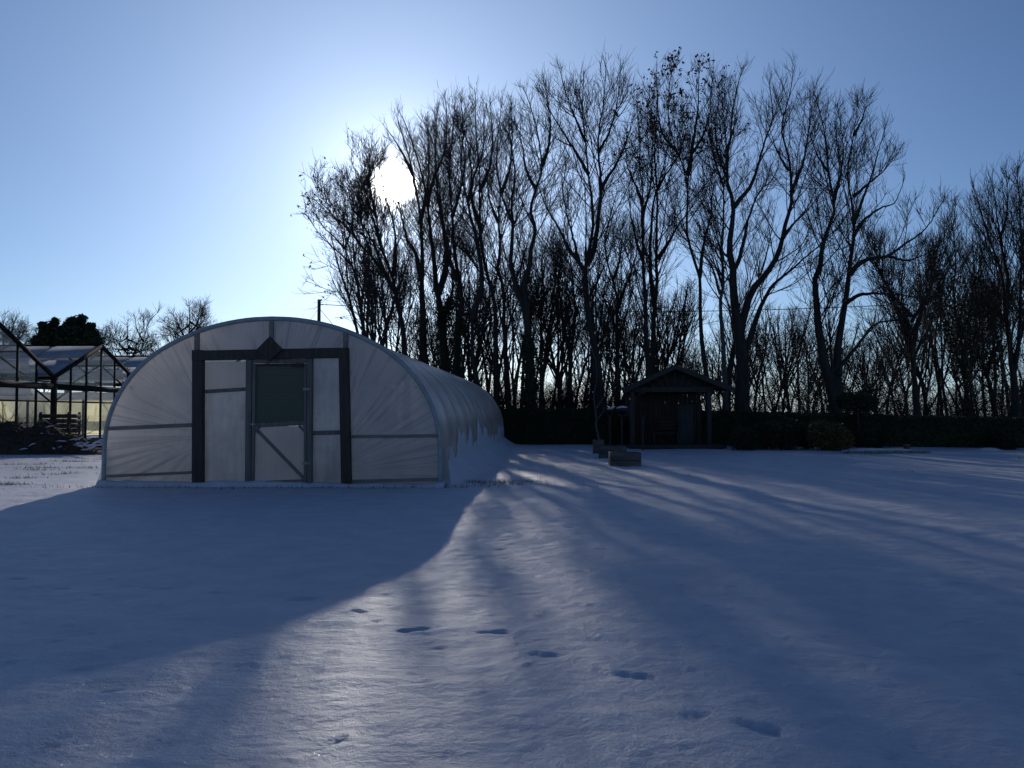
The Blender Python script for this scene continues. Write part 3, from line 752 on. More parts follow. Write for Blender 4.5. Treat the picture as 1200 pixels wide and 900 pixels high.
# hedge: follows a polyline, solid twiggy core + leaf shell
HP = np.array([(GX(560,41.0),41.0,1.66),(GX(640,39.5),39.5,1.62),(GX(700,38.5),38.5,1.60),(GX(860,37.0),37.0,1.50),(GX(990,36.0),36.0,1.38),(GX(1080,35.5),35.5,1.30),(GX(1160,35.2),35.2,1.25),(GX(1290,34.8),34.8,1.3)])
he = empty('hedge', (0,38,0)); tag(he, 'long low dark clipped hedge across the back of the lawn', 'hedge')
hs = resample(HP, 260); V = []
for (x,y,h) in hs:
    hh = h+.14*vnoise(np.array([x*1.2]),np.array([0.]),70)[0]+.10*vnoise(np.array([x*5]),np.array([0.]),71)[0]
    for (dy,fz) in ((-.50,-.05),(-.52,.45),(-.46,.9),(-.3,.97),(0,1.0),(.3,.97),(.46,.9),(.5,-.05)): V.append((x, y+dy-38, hh*fz))
idx = np.arange(260*8).reshape(260,8)
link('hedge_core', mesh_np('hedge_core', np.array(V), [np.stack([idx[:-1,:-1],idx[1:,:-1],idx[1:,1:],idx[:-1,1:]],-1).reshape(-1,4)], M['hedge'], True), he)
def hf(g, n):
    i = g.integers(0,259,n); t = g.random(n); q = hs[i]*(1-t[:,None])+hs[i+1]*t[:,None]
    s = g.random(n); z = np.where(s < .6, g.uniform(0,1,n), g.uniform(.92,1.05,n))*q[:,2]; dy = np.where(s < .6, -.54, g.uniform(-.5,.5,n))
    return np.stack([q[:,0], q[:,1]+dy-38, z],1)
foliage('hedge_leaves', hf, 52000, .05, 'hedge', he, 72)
def shrub(label, px, pybase, w, h, mat='hedge', n=5000, seed=1, name='shrub', Y=None, lobes=7, twigs=True):
    x, y = gpt(px, pybase)
    if Y: y = Y; x = GX(px, Y)
    e = empty(name, (x,y,0)); tag(e, label, 'shrub')
    g = np.random.default_rng(seed)
    C = np.stack([g.uniform(-.32,.32,lobes)*w, g.uniform(-.2,.2,lobes)*w, g.uniform(.25,.68,lobes)*h],1); r = g.uniform(.22,.36,lobes)*min(w,h*1.3)
    i = g.integers(0,lobes,n); d = norm(g.normal(size=(n,3))); p = C[i]+d*(r[i]*g.uniform(.7,1.08,n))[:,None]
    p[:,2] = np.clip(p[:,2], .02, h*1.05)
    v, f = leaves_mesh(p, .045, g, jitter=.03); link('foliage', mesh_np('foliage', v, [f], M[mat]), e)
    mb = MB()
    for k in range(lobes): mb.tube(resample([(0,0,-.05),C[k]*np.array([.5,.5,.5]),C[k]],8), np.linspace(.03,.01,8), 5)
    # woody inner mass
    for k in range(lobes):
        a = norm(g.normal(size=(16,3)))*r[k]*.85+C[k]
        for q in a: mb.tube([C[k],(C[k]+q)/2+g.normal(size=3)*.02,q], [.012,.009,.005], 4, False)
    mb.build('stems', M['twig'], e)
    return e
shrub('low dark shrub at the hedge foot right of the pavilion', 880, 526.5, 1.9, 1.15, n=7000, seed=1)
shrub('broad dark evergreen shrub between the forked tree and the pavilion', 915, 526.5, 2.0, 1.2, n=7000, seed=2)
shrub('rounded golden green shrub in front of the forked tree', 974, 528, 1.9, 1.15, 'gold', n=7500, seed=3)
shrub('small dark shrub just left of the golden shrub', 945, 526.5, 1.3, 1.0, n=4500, seed=4)
shrub('dark loose shrub behind the snowy flower bed', 1030, 525, 1.9, .8, n=6000, seed=5)
shrub('squat dark shrub at the far right end of the hedge foot', 1180, 526, 2.0, .9, n=5500, seed=6)
shrub('dark bushy shrub beside the left post of the pavilion', 722, 523, 1.3, 1.5, n=6000, seed=7)
# flat-topped clipped evergreen by the forked tree
e = empty('clipped_evergreen', (GX(1004,35.0),35.0,0)); tag(e, 'flat topped dark clipped evergreen on a short stem beside the forked trunk', 'topiary')
g = np.random.default_rng(9); n = 9000; a = g.uniform(0,6.28,n); rr_ = np.sqrt(g.random(n))
zz = g.random(n); p = np.stack([.82*rr_*np.cos(a), .6*rr_*np.sin(a), 1.72+zz*.62*(1-.35*rr_**2)+.08*np.sin(a*3)],1)
v, f = leaves_mesh(p, .05, g, .03); link('foliage', mesh_np('foliage', v, [f], M['hedge']), e)
MB().tube([(0,0,-.1),(.05,0,.9),(0,0,1.8)], [.09,.07,.06], 7).build('stem', M['bark'], e)

# ------------------------------------------------------------------ garden pavilion
PX = 34.2
pv = empty('garden_pavilion', (GX(790,PX), PX, 0), R(-4)); tag(pv, 'dark timber garden pavilion with sunray gable in front of the trees', 'pavilion')
def pu(px): return (px-790)/F*PX
def pz(py): return (485-py)/F*PX+CAMH
def hb(name, fn, mat='hut_wood', bevel=.006, parent=pv):
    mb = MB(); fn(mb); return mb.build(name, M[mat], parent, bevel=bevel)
ez, rz_ = pz(456), pz(430)
for (u, v) in ((-1.75,0),(1.45,0),(-1.75,2.8),(1.45,2.8)): hb('post', lambda m: m.box(u-.09,u+.09,v-.09,v+.09,-.05,ez))
hb('front_beam', lambda m: m.beam((-1.95,-.02,ez-.02),(1.62,-.02,ez-.02), .14, .22)); hb('rear_beam', lambda m: m.beam((-1.95,2.8,ez-.02),(1.62,2.8,ez-.02), .12, .2))
for u in (-1.75,1.45): hb('side_beam', lambda m: m.beam((u,.08,ez-.04),(u,2.7,ez-.04), .10, .16))
ctr = 0.0
for s_, ue in ((-1,-2.15),(1,2.42)):
    hb('roof_slope', lambda m: m.beam((ctr+s_*.0,-.45,rz_) , (ctr,3.2,rz_), .01, .01) if False else m.add([(ctr,-.45,rz_),(ue,-.45,ez-.02),(ue,3.2,ez-.02),(ctr,3.2,rz_),(ctr,-.45,rz_+.09),(ue,-.45,ez+.06),(ue,3.2,ez+.06),(ctr,3.2,rz_+.09)],
        [(0,3,2,1),(4,5,6,7),(0,1,5,4),(1,2,6,5),(2,3,7,6),(3,0,4,7)]))
    hb('barge_board', lambda m: m.beam((ctr,-.49,rz_-.03),(ue,-.49,ez-.10), .05, .16))
hb('gable_boards', lambda m: m.add([(-1.9,.09,ez+.06),(2.1,.09,ez+.06),(0,.09,rz_-.05),(-1.9,.12,ez+.06),(2.1,.12,ez+.06),(0,.12,rz_-.05)], [(0,3,4,1),(1,4,5,2),(2,5,3,0)], [(0,1,2),(5,4,3)]), bevel=0)
for k, an in enumerate((18,34,50,68,90,112,130,146,162)):
    def ray(m):
        c = np.array([.0,-.06,ez-.45]); d = np.array([math.cos(R(an)),0,math.sin(R(an))])
        # from the beam up to the rake
        t0 = (ez+.08-c[2])/d[2]
        t1 = t0
        while True:
            p = c+d*t1; lim = rz_-.08-(rz_-ez)*(abs(p[0])/(2.15 if p[0] < 0 else 2.42))
            if p[2] > lim or t1 > 4: break
            t1 += .03
        if t1 > t0+.06: m.beam(c+d*t0, c+d*t1, .05, .07, up=(0,1,0))
        else: m.beam(c+d*t0, c+d*(t0+.08), .05, .07, up=(0,1,0))
    hb('sunray_strut', ray, 'hut_wood')
hb('back_wall', lambda m: [m.box(-1.65+k*.2,-1.65+k*.2+.19,2.72,2.76,.1,ez-.14) for k in range(15)], bevel=.003)
hb('rear_gable_boards', lambda m: m.add([(-1.95,2.74,ez-.16),(2.15,2.74,ez-.16),(2.15,2.74,ez+.04),(0,2.74,rz_-.03),(-1.95,2.74,ez+.04),(-1.95,2.77,ez-.16),(2.15,2.77,ez-.16),(2.15,2.77,ez+.04),(0,2.77,rz_-.03),(-1.95,2.77,ez+.04)], [(0,1,6,5),(1,2,7,6),(2,3,8,7),(3,4,9,8),(4,0,5,9),(0,4,3,1),(5,6,8,9)], [(1,3,2),(6,7,8)]), bevel=0)
hb('side_wall', lambda m: [m.box(-1.77,-1.73,.1+k*.2,.1+k*.2+.19,.1,1.9) for k in range(13)], bevel=.003)
hb('deck', lambda m: [m.box(-1.95,2.1,-.35+k*.15,-.35+k*.15+.14,.02,.14) for k in range(22)], 'hut_wood', .004)
hb('door_panel', lambda m: (m.box(.36,1.0,1.4,1.44,.15,1.85), m.box(.42,.94,1.385,1.4,.25,.95), m.box(.42,.94,1.385,1.4,1.05,1.75)), 'panel_wood', .006)
for s_, u in ((1,-1.66),(-1,1.36)): hb('bracket', lambda m: m.tube(resample([(u,0,ez-.55),(u+s_*.12,0,ez-.28),(u+s_*.42,0,ez-.12)],8), .045, 6), 'hut_wood', 0)
bn = empty('bench', (GX(779,PX+1.6),PX+1.5,0), R(-4)); tag(bn, 'dark wooden bench under the pavilion roof', 'bench')
MB().box(-.6,.6,-.2,.22,.58,.63).build('seat', M['hut_wood'], bn, bevel=.005)
for sx in (-.52,.52): MB().box(sx-.04,sx+.04,-.17,.2,.14,.578).build('leg', M['hut_wood'], bn, bevel=.004)
mb = MB(); [mb.box(-.6,.6,.21,.24,.75+k*.14,.85+k*.14) for k in range(3)]; mb.box(-.56,-.50,.24,.27,.4,1.15); mb.box(.50,.56,.24,.27,.4,1.15); mb.build('backrest', M['hut_wood'], bn)
# capped post, bird tables with snow
e = empty('short_post', (GX(753,33.0),33.0,0)); tag(e, 'slim short post with a small cap in front of the pavilion', 'post')
MB().box(-.04,.04,-.04,.04,-.1,1.32).build('shaft', M['hut_wood'], e, bevel=.004); MB().box(-.10,.10,-.08,.08,1.322,1.36).build('cap', M['panel_wood'], e, bevel=.008)
for i, (px, yy, zt, sc, lab) in enumerate(((728.5,32.5,1.68,1.0,'bird table with thick snow on its roof left of the pavilion post'),(714.5,33.5,1.66,.6,'smaller bird table with a scrap of snow left of the larger one'))):
    e = empty('bird_table', (GX(px,yy),yy,0), R(10*i-8)); tag(e, lab, 'bird table', 'bird tables beside the pavilion')
    MB().box(-.035,.035,-.035,.035,-.1,zt-.3).build('post', M['hut_wood'], e, bevel=.003)
    MB().box(-.2*sc,.2*sc,-.16*sc,.16*sc,zt-.3,zt-.27).build('tray', M['hut_wood'], e, bevel=.003)
    mb = MB()
    for sx in (-.16*sc,.16*sc): mb.box(sx-.012,sx+.012,-.012,.012,zt-.269,zt-.08)
    mb.build('upright', M['hut_wood'], e)
    mb = MB(); s2 = .25*sc; mb.add([(-s2,-.16,zt-.1),(s2,-.16,zt-.1),(s2,.0,zt),(-s2,0,zt),(-s2,.16,zt-.1),(s2,.16,zt-.1),(-s2,0,zt-.08),(s2,0,zt-.08)], [(0,1,2,3),(3,2,5,4),(1,0,6,7),(4,5,7,6)], [(0,3,6),(3,4,6),(1,7,2),(2,7,5)]); mb.build('roof', M['hut_wood'], e)
    mb = MB(); mb.tube(resample([(-s2*.9,-.05,zt-.0),(0,-.05,zt+.015+.03*(i==0)),(s2*.9,-.05,zt+.03)],8), [.01,.035,.045,.045,.045,.045,.035,.01], 8); mb.build('snow_cap', M['snow'], e, True)
# ------------------------------------------------------------------ timber planters
def planter(label, px0, px1, pyb, pyt, rz=0, mat='box_wood'):
    xc, y = gpt((px0+px1)/2, pyb); sc = y/F; w = (px1-px0)*sc; h = (pyb-pyt)*sc; dp = min(w,.7)
    e = empty('planter', (xc, y+dp/2, 0), R(rz)); tag(e, label, 'planter', 'timber planters on the lawn')
    t = .05
    nb2 = 2
    for k in range(nb2):
        z0, z1 = -.06+k*(h+.06)/nb2, -.06+(k+1)*(h+.06)/nb2-.008
        mb = MB().box(-w/2,w/2,-dp/2,-dp/2+t,z0,z1); mb.build('front_board', M[mat], e, bevel=.006)
        mb = MB().box(-w/2,w/2,dp/2-t,dp/2,z0,z1); mb.build('rear_board', M[mat], e, bevel=.006)
        for s in (-1,1): MB().box(min(s*(w/2),s*(w/2-t)),max(s*(w/2),s*(w/2-t)),-dp/2+t+.002,dp/2-t-.002,z0,z1).build('side_board', M[mat], e, bevel=.006)
    mb = MB(); g = np.random.default_rng(int(px0)); n = 12; V = []
    for i in range(n):
        for j in range(n): V.append((-w/2+t+(w-2*t)*i/(n-1), -dp/2+t+(dp-2*t)*j/(n-1), h-.07+.05*g.random()))
    idx = np.arange(n*n).reshape(n,n); link('soil', mesh_np('soil', np.array(V), [np.stack([idx[:-1,:-1],idx[1:,:-1],idx[1:,1:],idx[:-1,1:]],-1).reshape(-1,4)], M['soil'], True), e)
    o = np.stack([g.uniform(-w/2+.08,w/2-.08,14), g.uniform(-dp/2+.08,dp/2-.08,14), np.full(14,h-.08)],1)
    pt = grow(o, g.normal(size=(14,3))*.5+np.array([0,0,.8]), g.uniform(.06,.16,14), 4, .3, 0, g); v, f = chains(pt, np.broadcast_to(np.linspace(.008,.003,5),(14,5)), 4); link('dead_stems', mesh_np('dead_stems', v, [f], M['twig']), e)
    return e, w, h, dp
e, w, h, dp = planter('nearest and widest grey timber planter box on the snowy lawn', 716, 752, 547, 530.5, -2)
MB().box(-.10,-.08,-.03,.0,h-.1,h+.07).build('plant_tag', M['panel_wood'], e)
planter('middle timber planter box partly behind the nearest one', 703.5, 735, 537, 523, -3)
planter('narrow farthest planter box at the foot of the slender sapling', 696, 708, 531, 515.5, 0)
for i, (px, py, w_) in enumerate(((713,546.5,.2),(757,547,.25))): pass

# snowy flower bed, pot and ornament on the right
x0, y0 = gpt(1038, 531); e = empty('flower_bed', (x0, y0+.4, 0), R(-3)); tag(e, 'low snow covered flower bed with stone edging by the right hand hedge', 'flower bed')
n = 40; V = []
for i in range(n):
    for j in range(12):
        x = -1.35+2.7*i/(n-1); y = -.5+1.0*j/11; q = max(0,1-(x/1.36)**4)*max(0,1-(y/.52)**4)
        V.append((x,y,.02+.13*q**.5+.05*vnoise(np.array([x*3]),np.array([y*3]),90)[0]*q))
idx = np.arange(n*12).reshape(n,12); link('snow_top', mesh_np('snow_top', np.array(V), [np.stack([idx[:-1,:-1],idx[1:,:-1],idx[1:,1:],idx[:-1,1:]],-1).reshape(-1,4)], M['snow'], True), e)
g = np.random.default_rng(4); x = -1.4
while x < 1.35:
    w_ = g.uniform(.18,.3); MB().box(x,x+w_-.02,-.58,-.49,-.05,.09+g.uniform(-.01,.02)).build('edging_stone', M['stone'], e, bevel=.012); x += w_
xp, yp = gpt(1064, 528); e = empty('plant_pot', (xp, yp+.1, .0)); tag(e, 'small terracotta pot standing at the end of the snowy flower bed', 'pot')
mb = MB(); a = np.linspace(0,2*np.pi,17)[:-1]
mb.tube([(0,0,.0),(0,0,.2),(0,0,.201),(0,0,.25)], [.09,.125,.14,.14], 14); mb.build('pot_body', M['clay'], e, True)
xp, yp = gpt(1044, 527); e = empty('wire_plant_support', (xp, yp+.2, .1)); tag(e, 'bent wire plant support sticking out of the flower bed snow', 'plant support')
for s in (-.14,0,.12): MB().tube(resample([(s-.08,0,-.1),(s-.06,0,.15),(s,0,.22),(s+.06,0,.15),(s+.08,0,-.1)],12), .008, 5).build('hoop', M['cable'], e)
xp, yp = gpt(1163, 527.5); n = 20; V = []
for i in range(n):
    for j in range(10):
        x = -.6+1.2*i/(n-1); y = -.3+.6*j/9; V.append((x,y,-.03+.12*max(0,1-(x/.58)**2)*max(0,1-(y/.3)**2)))
idx = np.arange(n*10).reshape(n,10); o = link('snow_mound', mesh_np('snow_mound', np.array(V), [np.stack([idx[:-1,:-1],idx[1:,:-1],idx[1:,1:],idx[:-1,1:]],-1).reshape(-1,4)], M['snow'], True)); o.location = (xp,yp+.3,0)
tag(o, 'small mound of snow at the foot of the right hand hedge', 'snow mound')

# ------------------------------------------------------------------ utility pole and cable
YP = 47.0; tp = P(374,351,YP); up_ = empty('utility_pole', (tp[0],YP,0)); tag(up_, 'slim wooden utility pole rising behind the polytunnel roof', 'utility pole')
MB().tube([(0,0,-.2),(0,0,tp[2])], [.13,.095], 10).build('pole', M['pale_bark'], up_, True)
a = P(379,357,YP); mb = MB(); mb.tube([(0.05,-.05,a[2]-.02),(.28,-.05,a[2])], .03, 6); mb.build('insulator', M['cable'], up_)
for (q, r_) in (((398,390),.015),((357,384),.010)):
    b = P(q[0],q[1],YP); d = b-np.array([tp[0],YP,0]); f_ = (tp[2]-.5)/(tp[2]-.5-d[2]); MB().tube([(0,0,tp[2]-.5),(d[0]*f_,0,0)], r_, 5).build('guy_wire', M['cable'], up_)
pts = []
ca, cb2 = P(380,357,YP), P(1330,338,YP-3)
for t in np.linspace(0,1,40):
    q = ca*(1-t)+cb2*t; q[2] -= 4*.80*t*(1-t); pts.append(q)
o = MB().tube(pts, .022, 5).build('overhead_cable', M['cable']); tag(o, 'thin overhead cable running right from the pole through the trees', 'cable')
YS = 44; 
# ------------------------------------------------------------------ traced trees
T = traced_tree
T('leaning left edge tree with dry leaves hanging on its twigs', 42, [
   (5.5,2.0,[(455,425),(450,407),(438,375),(426,348),(413,312),(404,292),(398,261),(388,239),(375,222)]),
   (2.5,1.2,[(413,312),(402,300),(390,290),(375,275),(364,258)]),(2.5,1,[(404,292),(392,278),(376,262),(366,240)]),
   (2.2,1,[(398,261),(386,248),(374,232),(372,212)]),(2.5,1.2,[(404,292),(412,265),(414,240),(408,212)])], 201, tmin=.40, d1=2.5, d3=4.4, up=.03, l1max=3.4, tw=.009, leafy=(.12,.085,lambda x,y:x<420,2,'dry_leaves'))
T('spreading tree beside the sun with a low left limb', 44, [
   (13,3.0,[(476,440),(474,419),(472,383),(465,351),(460,324),(448,295),(444,280),(441,255),(434,225),(428,205)]),
   (6,1.8,[(466,345),(451,321),(436,301),(420,283),(407,257),(402,223)]),(4,1.5,[(451,321),(440,290),(425,262),(416,235),(410,212)]),
   (5,1.6,[(460,324),(463,295),(462,265),(452,232),(446,200)]),(3,1.3,[(420,283),(402,262),(388,250),(380,225)]),(4,1.4,[(447,290),(436,252),(424,218),(414,194)]),(3.5,1.3,[(441,255),(434,222),(432,192),(436,168)]),(3,1.3,[(436,301),(426,272),(424,248),(430,225)])], 202, tmin=.27, d1=2.6, tw=.0095, leafy=(.05,.07,lambda x,y:x<430,1,'dry_leaves'))
T('tall tree directly under the low sun with ivy on the trunk', 60, [
   (15,4,[(497,450),(496,419),(496,378),(494,329),(495,305),(492,250),(481,190),(466,140)]),(7,1.8,[(494,329),(487,297),(477,280),(470,250),(464,215)]),
   (6,1.8,[(492,262),(500,225),(503,185),(500,145)]),(5,1.5,[(484,205),(472,180),(458,158),(452,150)])], 203, tmin=.4, d1=1.4, ivy=(2,9,2500,.15))
T('upright ivy clad tree right of the sun', 51, [
   (16,4,[(523,455),(521,436),(518,378),(511,329),(507,292),(501,241),(496,212),(486,175),(472,138)]),(8,2,[(514,345),(523,310),(520,270),(512,220),(510,175),(512,130)]),
   (6,2,[(501,241),(508,210),(520,180),(524,145),(522,118)]),(5,1.5,[(518,378),(530,340),(528,300),(530,262)])], 204, tmin=.33, d1=1.8, ivy=(2,9,4000,.2))
T('slim dark trunk close to the polytunnel ridge', 48, [(12,3,[(536,455),(535,439),(538,390),(541,348),(533,300),(530,255),(527,205),(530,160),(533,122)]),(6,2,[(536,329),(526,300),(518,262),(515,220)]),(5,1.6,[(530,255),(540,220),(545,190),(540,158)])], 205, tmin=.35, ivy=(2,8,2500,.2))
T('tree forking in a V above the polytunnel roof', 42, [
   (9.5,2.4,[(562,470),(561,456),(554,414),(553,370),(544,353),(535,334),(527,300),(524,262)]),(8,2,[(554,375),(557,361),(564,341),(564,317),(559,285),(548,237),(540,195),(543,163),(541,125)]),
   (4.5,1.6,[(548,237),(556,205),(566,175),(567,140)]),(3.5,1.5,[(559,285),(570,255),(572,220)])], 206, tmin=.38)
T('straight trunk just right of the polytunnel skyline', 45, [
   (10,3.4,[(583,485),(582,471),(581,402),(579,353),(573,329),(567,305),(563,266),(562,241),(562,207),(559,170),(557,139),(557,112)]),
   (5,1.8,[(563,266),(553,235),(552,200),(549,170),(540,145)]),(5,1.6,[(562,225),(574,195),(577,160),(575,125)])], 207, tmin=.4)
T('slender straight trunk left of the thick ivy trunk', 47, [
   (8.5,3,[(597,485),(596,473),(593,427),(591,385),(590,341),(583,312),(587,290),(584,261),(587,227),(582,202),(583,163),(587,128)]),(4.5,1.6,[(584,261),(574,235),(570,205)]),(4.5,1.6,[(587,227),(597,200),(600,165),(598,130)])], 208, tmin=.4)
T('thick trunked twin stemmed tree above the hedge end', 41, [
   (17,5,[(622,490),(621,476),(621,427),(618,378),(613,358),(604,334),(599,304),(599,298),(601,261),(599,237),(604,207),(599,171),(596,139)]),
   (9,2.2,[(618,374),(614,336),(616,324),(623,307),(621,298),(627,271),(622,246),(628,222),(635,195),(631,163),(626,139),(617,112)]),
   (5,1.6,[(628,222),(617,200),(612,170),(605,145)]),(5,1.7,[(635,195),(643,170),(645,140),(640,105)]),(5,1.6,[(601,261),(590,235),(584,205)])], 209, tmin=.36, d1=1.8, ivy=(1.5,6,3500,.15))
T('thin trunk immediately right of the thick twin stemmed tree', 50, [(5,1.8,[(634,480),(634,471),(634,420),(634,378),(637,340),(634,310),(641,285),(646,262)])], 210, tmin=.3, d1=2.2)
T('pair of thin dark stems left of the tallest tree', 48, [(9,2.6,[(667,485),(667,471),(669,417),(674,373),(671,329),(668,300),(664,275)]),(5,2,[(669,417),(660,380),(655,340),(650,305),(648,280)])], 211, tmin=.25, d1=2.4)
T('tallest tree with a wide V shaped crown', 42, [
   (12,6,[(704,490),(703,466),(701,427),(692,385),(689,361),(685,336),(686,319),(689,300),(695,267),(692,223),(688,194),(686,166),(682,125),(684,95)]),
   (6,2,[(686,319),(679,309),(667,292),(660,278),(646,252),(637,235),(628,210)]),
   (7,2,[(688,310),(695,296),(701,258),(704,223),(701,166),(707,122),(710,80)]),
   (5,1.7,[(690,205),(676,180),(663,160),(652,142),(643,128),(636,112)]),
   (5,1.7,[(704,223),(712,208),(721,194),(730,176),(736,160),(743,132)]),
   (4,1.5,[(686,166),(675,140),(664,112),(658,90)]),(4,1.5,[(701,180),(716,150),(724,115),(727,85)]),(4,1.5,[(679,309),(672,280),(664,250),(660,225),(662,200)])], 212, tmin=.33, d1=1.9, d3=3.4, tw=.0085)
T('slender pale sapling rising from the farthest planter', 30.6, [(3.6,1.2,[(702,517),(699,500),(697,480),(696,462),(700,440),(697,420),(690,400)]),(2,1,[(697,480),(705,470),(712,455),(716,440)]),(1.8,.9,[(698,495),(708,480),(718,462),(724,450)])], 213, bark='pale_bark', tmin=.3, d1=2.0, d2=1.8, d3=2, l1max=1.2, tw=.005, group='saplings on the lawn')
T('crooked dark tree behind the pavilion left corner', 45, [(9,2.5,[(724,445),(724,432),(723,378),(724,353),(718,329),(712,309),(709,280),(716,250),(722,228)]),(5,1.8,[(724,360),(735,330),(745,300),(748,270)]),(5,1.8,[(723,390),(708,350),(700,330),(690,350)][:3]),(4,1.5,[(718,329),(727,300),(730,270)])], 214, tmin=.25, d1=2.0, up=.06)
T('straight tree behind the pavilion with clumps of seed pods halfway', 43, [
   (10,3,[(760,450),(760,434),(757,397),(756,353),(754,317),(754,307),(753,252),(753,223),(749,195),(750,166),(747,135)]),(4.5,1.7,[(754,307),(745,280),(739,250),(737,220)]),(4,1.5,[(753,240),(744,215),(735,195),(733,175)]),(4,1.6,[(753,250),(761,225),(764,200),(765,170)])], 215, tmin=.35,
   leafy=(.13,.09,lambda x,y:(y>175)&(y<215)&(x<762),3,'seed_clusters'))
T('double stemmed straight tree above the pavilion peak', 44, [
   (9,2.6,[(766,445),(765,427),(766,378),(770,329),(769,307),(770,252),(770,223),(767,180),(770,122),(769,85)]),(6,1.8,[(767,360),(763,330),(762,307),(764,252),(768,228),(778,195),(783,165),(789,135)]),(4,1.5,[(770,223),(780,205),(794,185),(801,170)]),(5,1.6,[(770,304),(783,285),(796,262),(806,250),(820,228)])], 216, tmin=.36,
   leafy=(.07,.10,lambda x,y:(y<150),4,'seed_clusters'))
T('wavy trunked tree with dark seed pods in its top', 41, [
   (8,4,[(829,450),(827,436),(822,397),(821,366),(820,329),(817,314),(810,295),(805,270),(806,229),(805,206),(793,177),(785,151),(783,115),(787,84)]),
   (6,2,[(805,206),(809,190),(811,171),(817,137),(819,85)]),(4,1.6,[(793,177),(778,160),(772,138),(770,105)]),(5,1.6,[(820,325),(822,304),(826,280),(822,299),(834,246),(832,220)][:3]+[(834,246),(832,215),(838,190)]),
   (3.5,1.5,[(811,180),(824,158),(832,130),(834,100)])], 217, tmin=.45, leafy=(.16,.10,lambda x,y:(y<185),4,'seed_clusters'))
T('slim pale trunk left of the great forked tree', 42, [
   (8,3.4,[(850,455),(849,441),(847,397),(844,353),(848,334),(847,304),(845,300),(848,257),(848,219),(851,177),(848,140),(846,105)]),(4,1.5,[(844,345),(834,312),(822,297),(812,283),(800,278)]),(4,1.6,[(848,219),(838,190),(832,160),(830,130)]),(4,1.6,[(851,177),(860,150),(864,120)])], 218, bark='pale_bark', tmin=.4)
T('great low forked tree right of the pavilion with sweeping limbs', 40, [
   (22,4,[(870,490),(869,483),(870,439),(869,412),(864,378),(859,341),(859,317),(855,300),(855,285),(860,243),(852,209),(855,163),(860,123),(866,95)]),
   (12,4,[(868,420),(867,390),(874,360),(884,336),(897,322),(909,304),(917,280),(921,257),(927,243),(927,214),(924,185),(916,150),(925,112),(929,88)]),
   (9,2,[(869,415),(875,407),(887,370),(897,348),(906,334),(926,317),(943,302),(965,285),(980,270)]),
   (6,2,[(859,317),(866,304),(873,275),(879,250),(890,225),(905,210),(912,195)]),
   (6,1.8,[(860,243),(870,230),(879,219),(887,198),(897,163),(905,140),(903,108)]),
   (5,1.8,[(927,225),(938,200),(943,182),(948,150),(953,112)]),
   (4,1.6,[(852,209),(842,180),(838,150),(842,118)]),(4,1.6,[(924,200),(912,180),(903,155)]),(4.5,1.6,[(917,280),(930,262),(945,245),(955,225)])], 219, tmin=.33, d1=1.5, l1max=4.5)
T('pair of curved dark limbs rising from the broad pavilion side trunk', 46, [(13,3,[(850,490),(852,470),(853,450),(856,430),(862,400),(870,370),(880,345),(892,320),(900,290),(906,262)]),(6,2,[(862,400),(856,370),(850,345)])], 231, tmin=.4, d1=1.5)
T('great Y shaped tree with long limbs reaching right', 39, [
   (17,4,[(981,505),(980,495),(977,471),(971,446),(965,422),(959,383),(957,353),(954,329),(960,317),(963,290),(965,281),(977,251),(977,235),(972,209),(969,177),(964,145),(958,120)]),
   (12,3.4,[(979,468),(980,451),(982,402),(990,358),(994,329),(997,304),(999,285),(1001,270),(998,240),(993,198),(1001,158),(1004,128)]),
   (6,2,[(983,440),(987,427),(1007,402),(1019,385),(1031,378),(1051,375),(1075,368),(1092,372)]),
   (6,1.8,[(990,356),(1007,346),(1026,344),(1056,346),(1078,350)]),
   (7,1.8,[(996,322),(1007,309),(1021,303),(1041,300),(1059,287),(1085,268),(1102,240)]),
   (5,1.8,[(979,462),(975,427),(971,378),(970,353),(965,336),(962,322)]),
   (5,1.7,[(1001,276),(1009,262),(1017,254),(1033,243),(1048,238),(1058,215)]),
   (5,1.7,[(977,235),(985,205),(988,175),(985,145)]),(5,1.7,[(1001,262),(1012,230),(1022,205),(1030,175),(1036,155)]),(4.5,1.6,[(1001,230),(1018,215),(1035,200),(1046,180)]),(4,1.5,[(969,200),(957,180),(950,160)]),(4.5,1.6,[(1001,158),(1010,140),(1015,122)]),
   (4,1.5,[(1041,300),(1060,305),(1080,300),(1095,290)])], 220, tmin=.33, d1=1.7, l1max=4.2, tw=.0085)
T('low broom shaped tree with many fanning limbs', 41, [
   (12,4,[(1076,500),(1075,490),(1070,427),(1064,378),(1057,361),(1057,329),(1060,300)])]+
   [(5,1.5,[(1068,420-i*7),(1066+(-1)**i*(10+i*2),380-i*6),(1064+(-1)**i*(22+i*3.2),330-i*5),(1063+(-1)**i*(30+i*3.2),295-i*3)]) for i in range(8)], 221, tmin=.28, d1=1.8, up=.12)
T('slim upright tree right of the broom shaped tree', 43, [(7,2,[(1135,498),(1135,490),(1130,439),(1125,402),(1118,348),(1120,304),(1117,270),(1119,245)]),(4,1.5,[(1130,439),(1115,400),(1104,360),(1100,320)]),(4,1.5,[(1125,402),(1138,360),(1142,320),(1140,285)])], 222, tmin=.2, d1=2.4, ivy=(2,9,3500,.4))
T('dense dark tree at the foot of the right hand poplar', 46, [(8,2,[(1168,498),(1167,490),(1157,439),(1147,417),(1143,380),(1148,340),(1150,305)]),(5,1.8,[(1157,439),(1165,400),(1160,360),(1155,325)])], 223, tmin=.2, d1=2.4, ivy=(3,9,4000,.6))
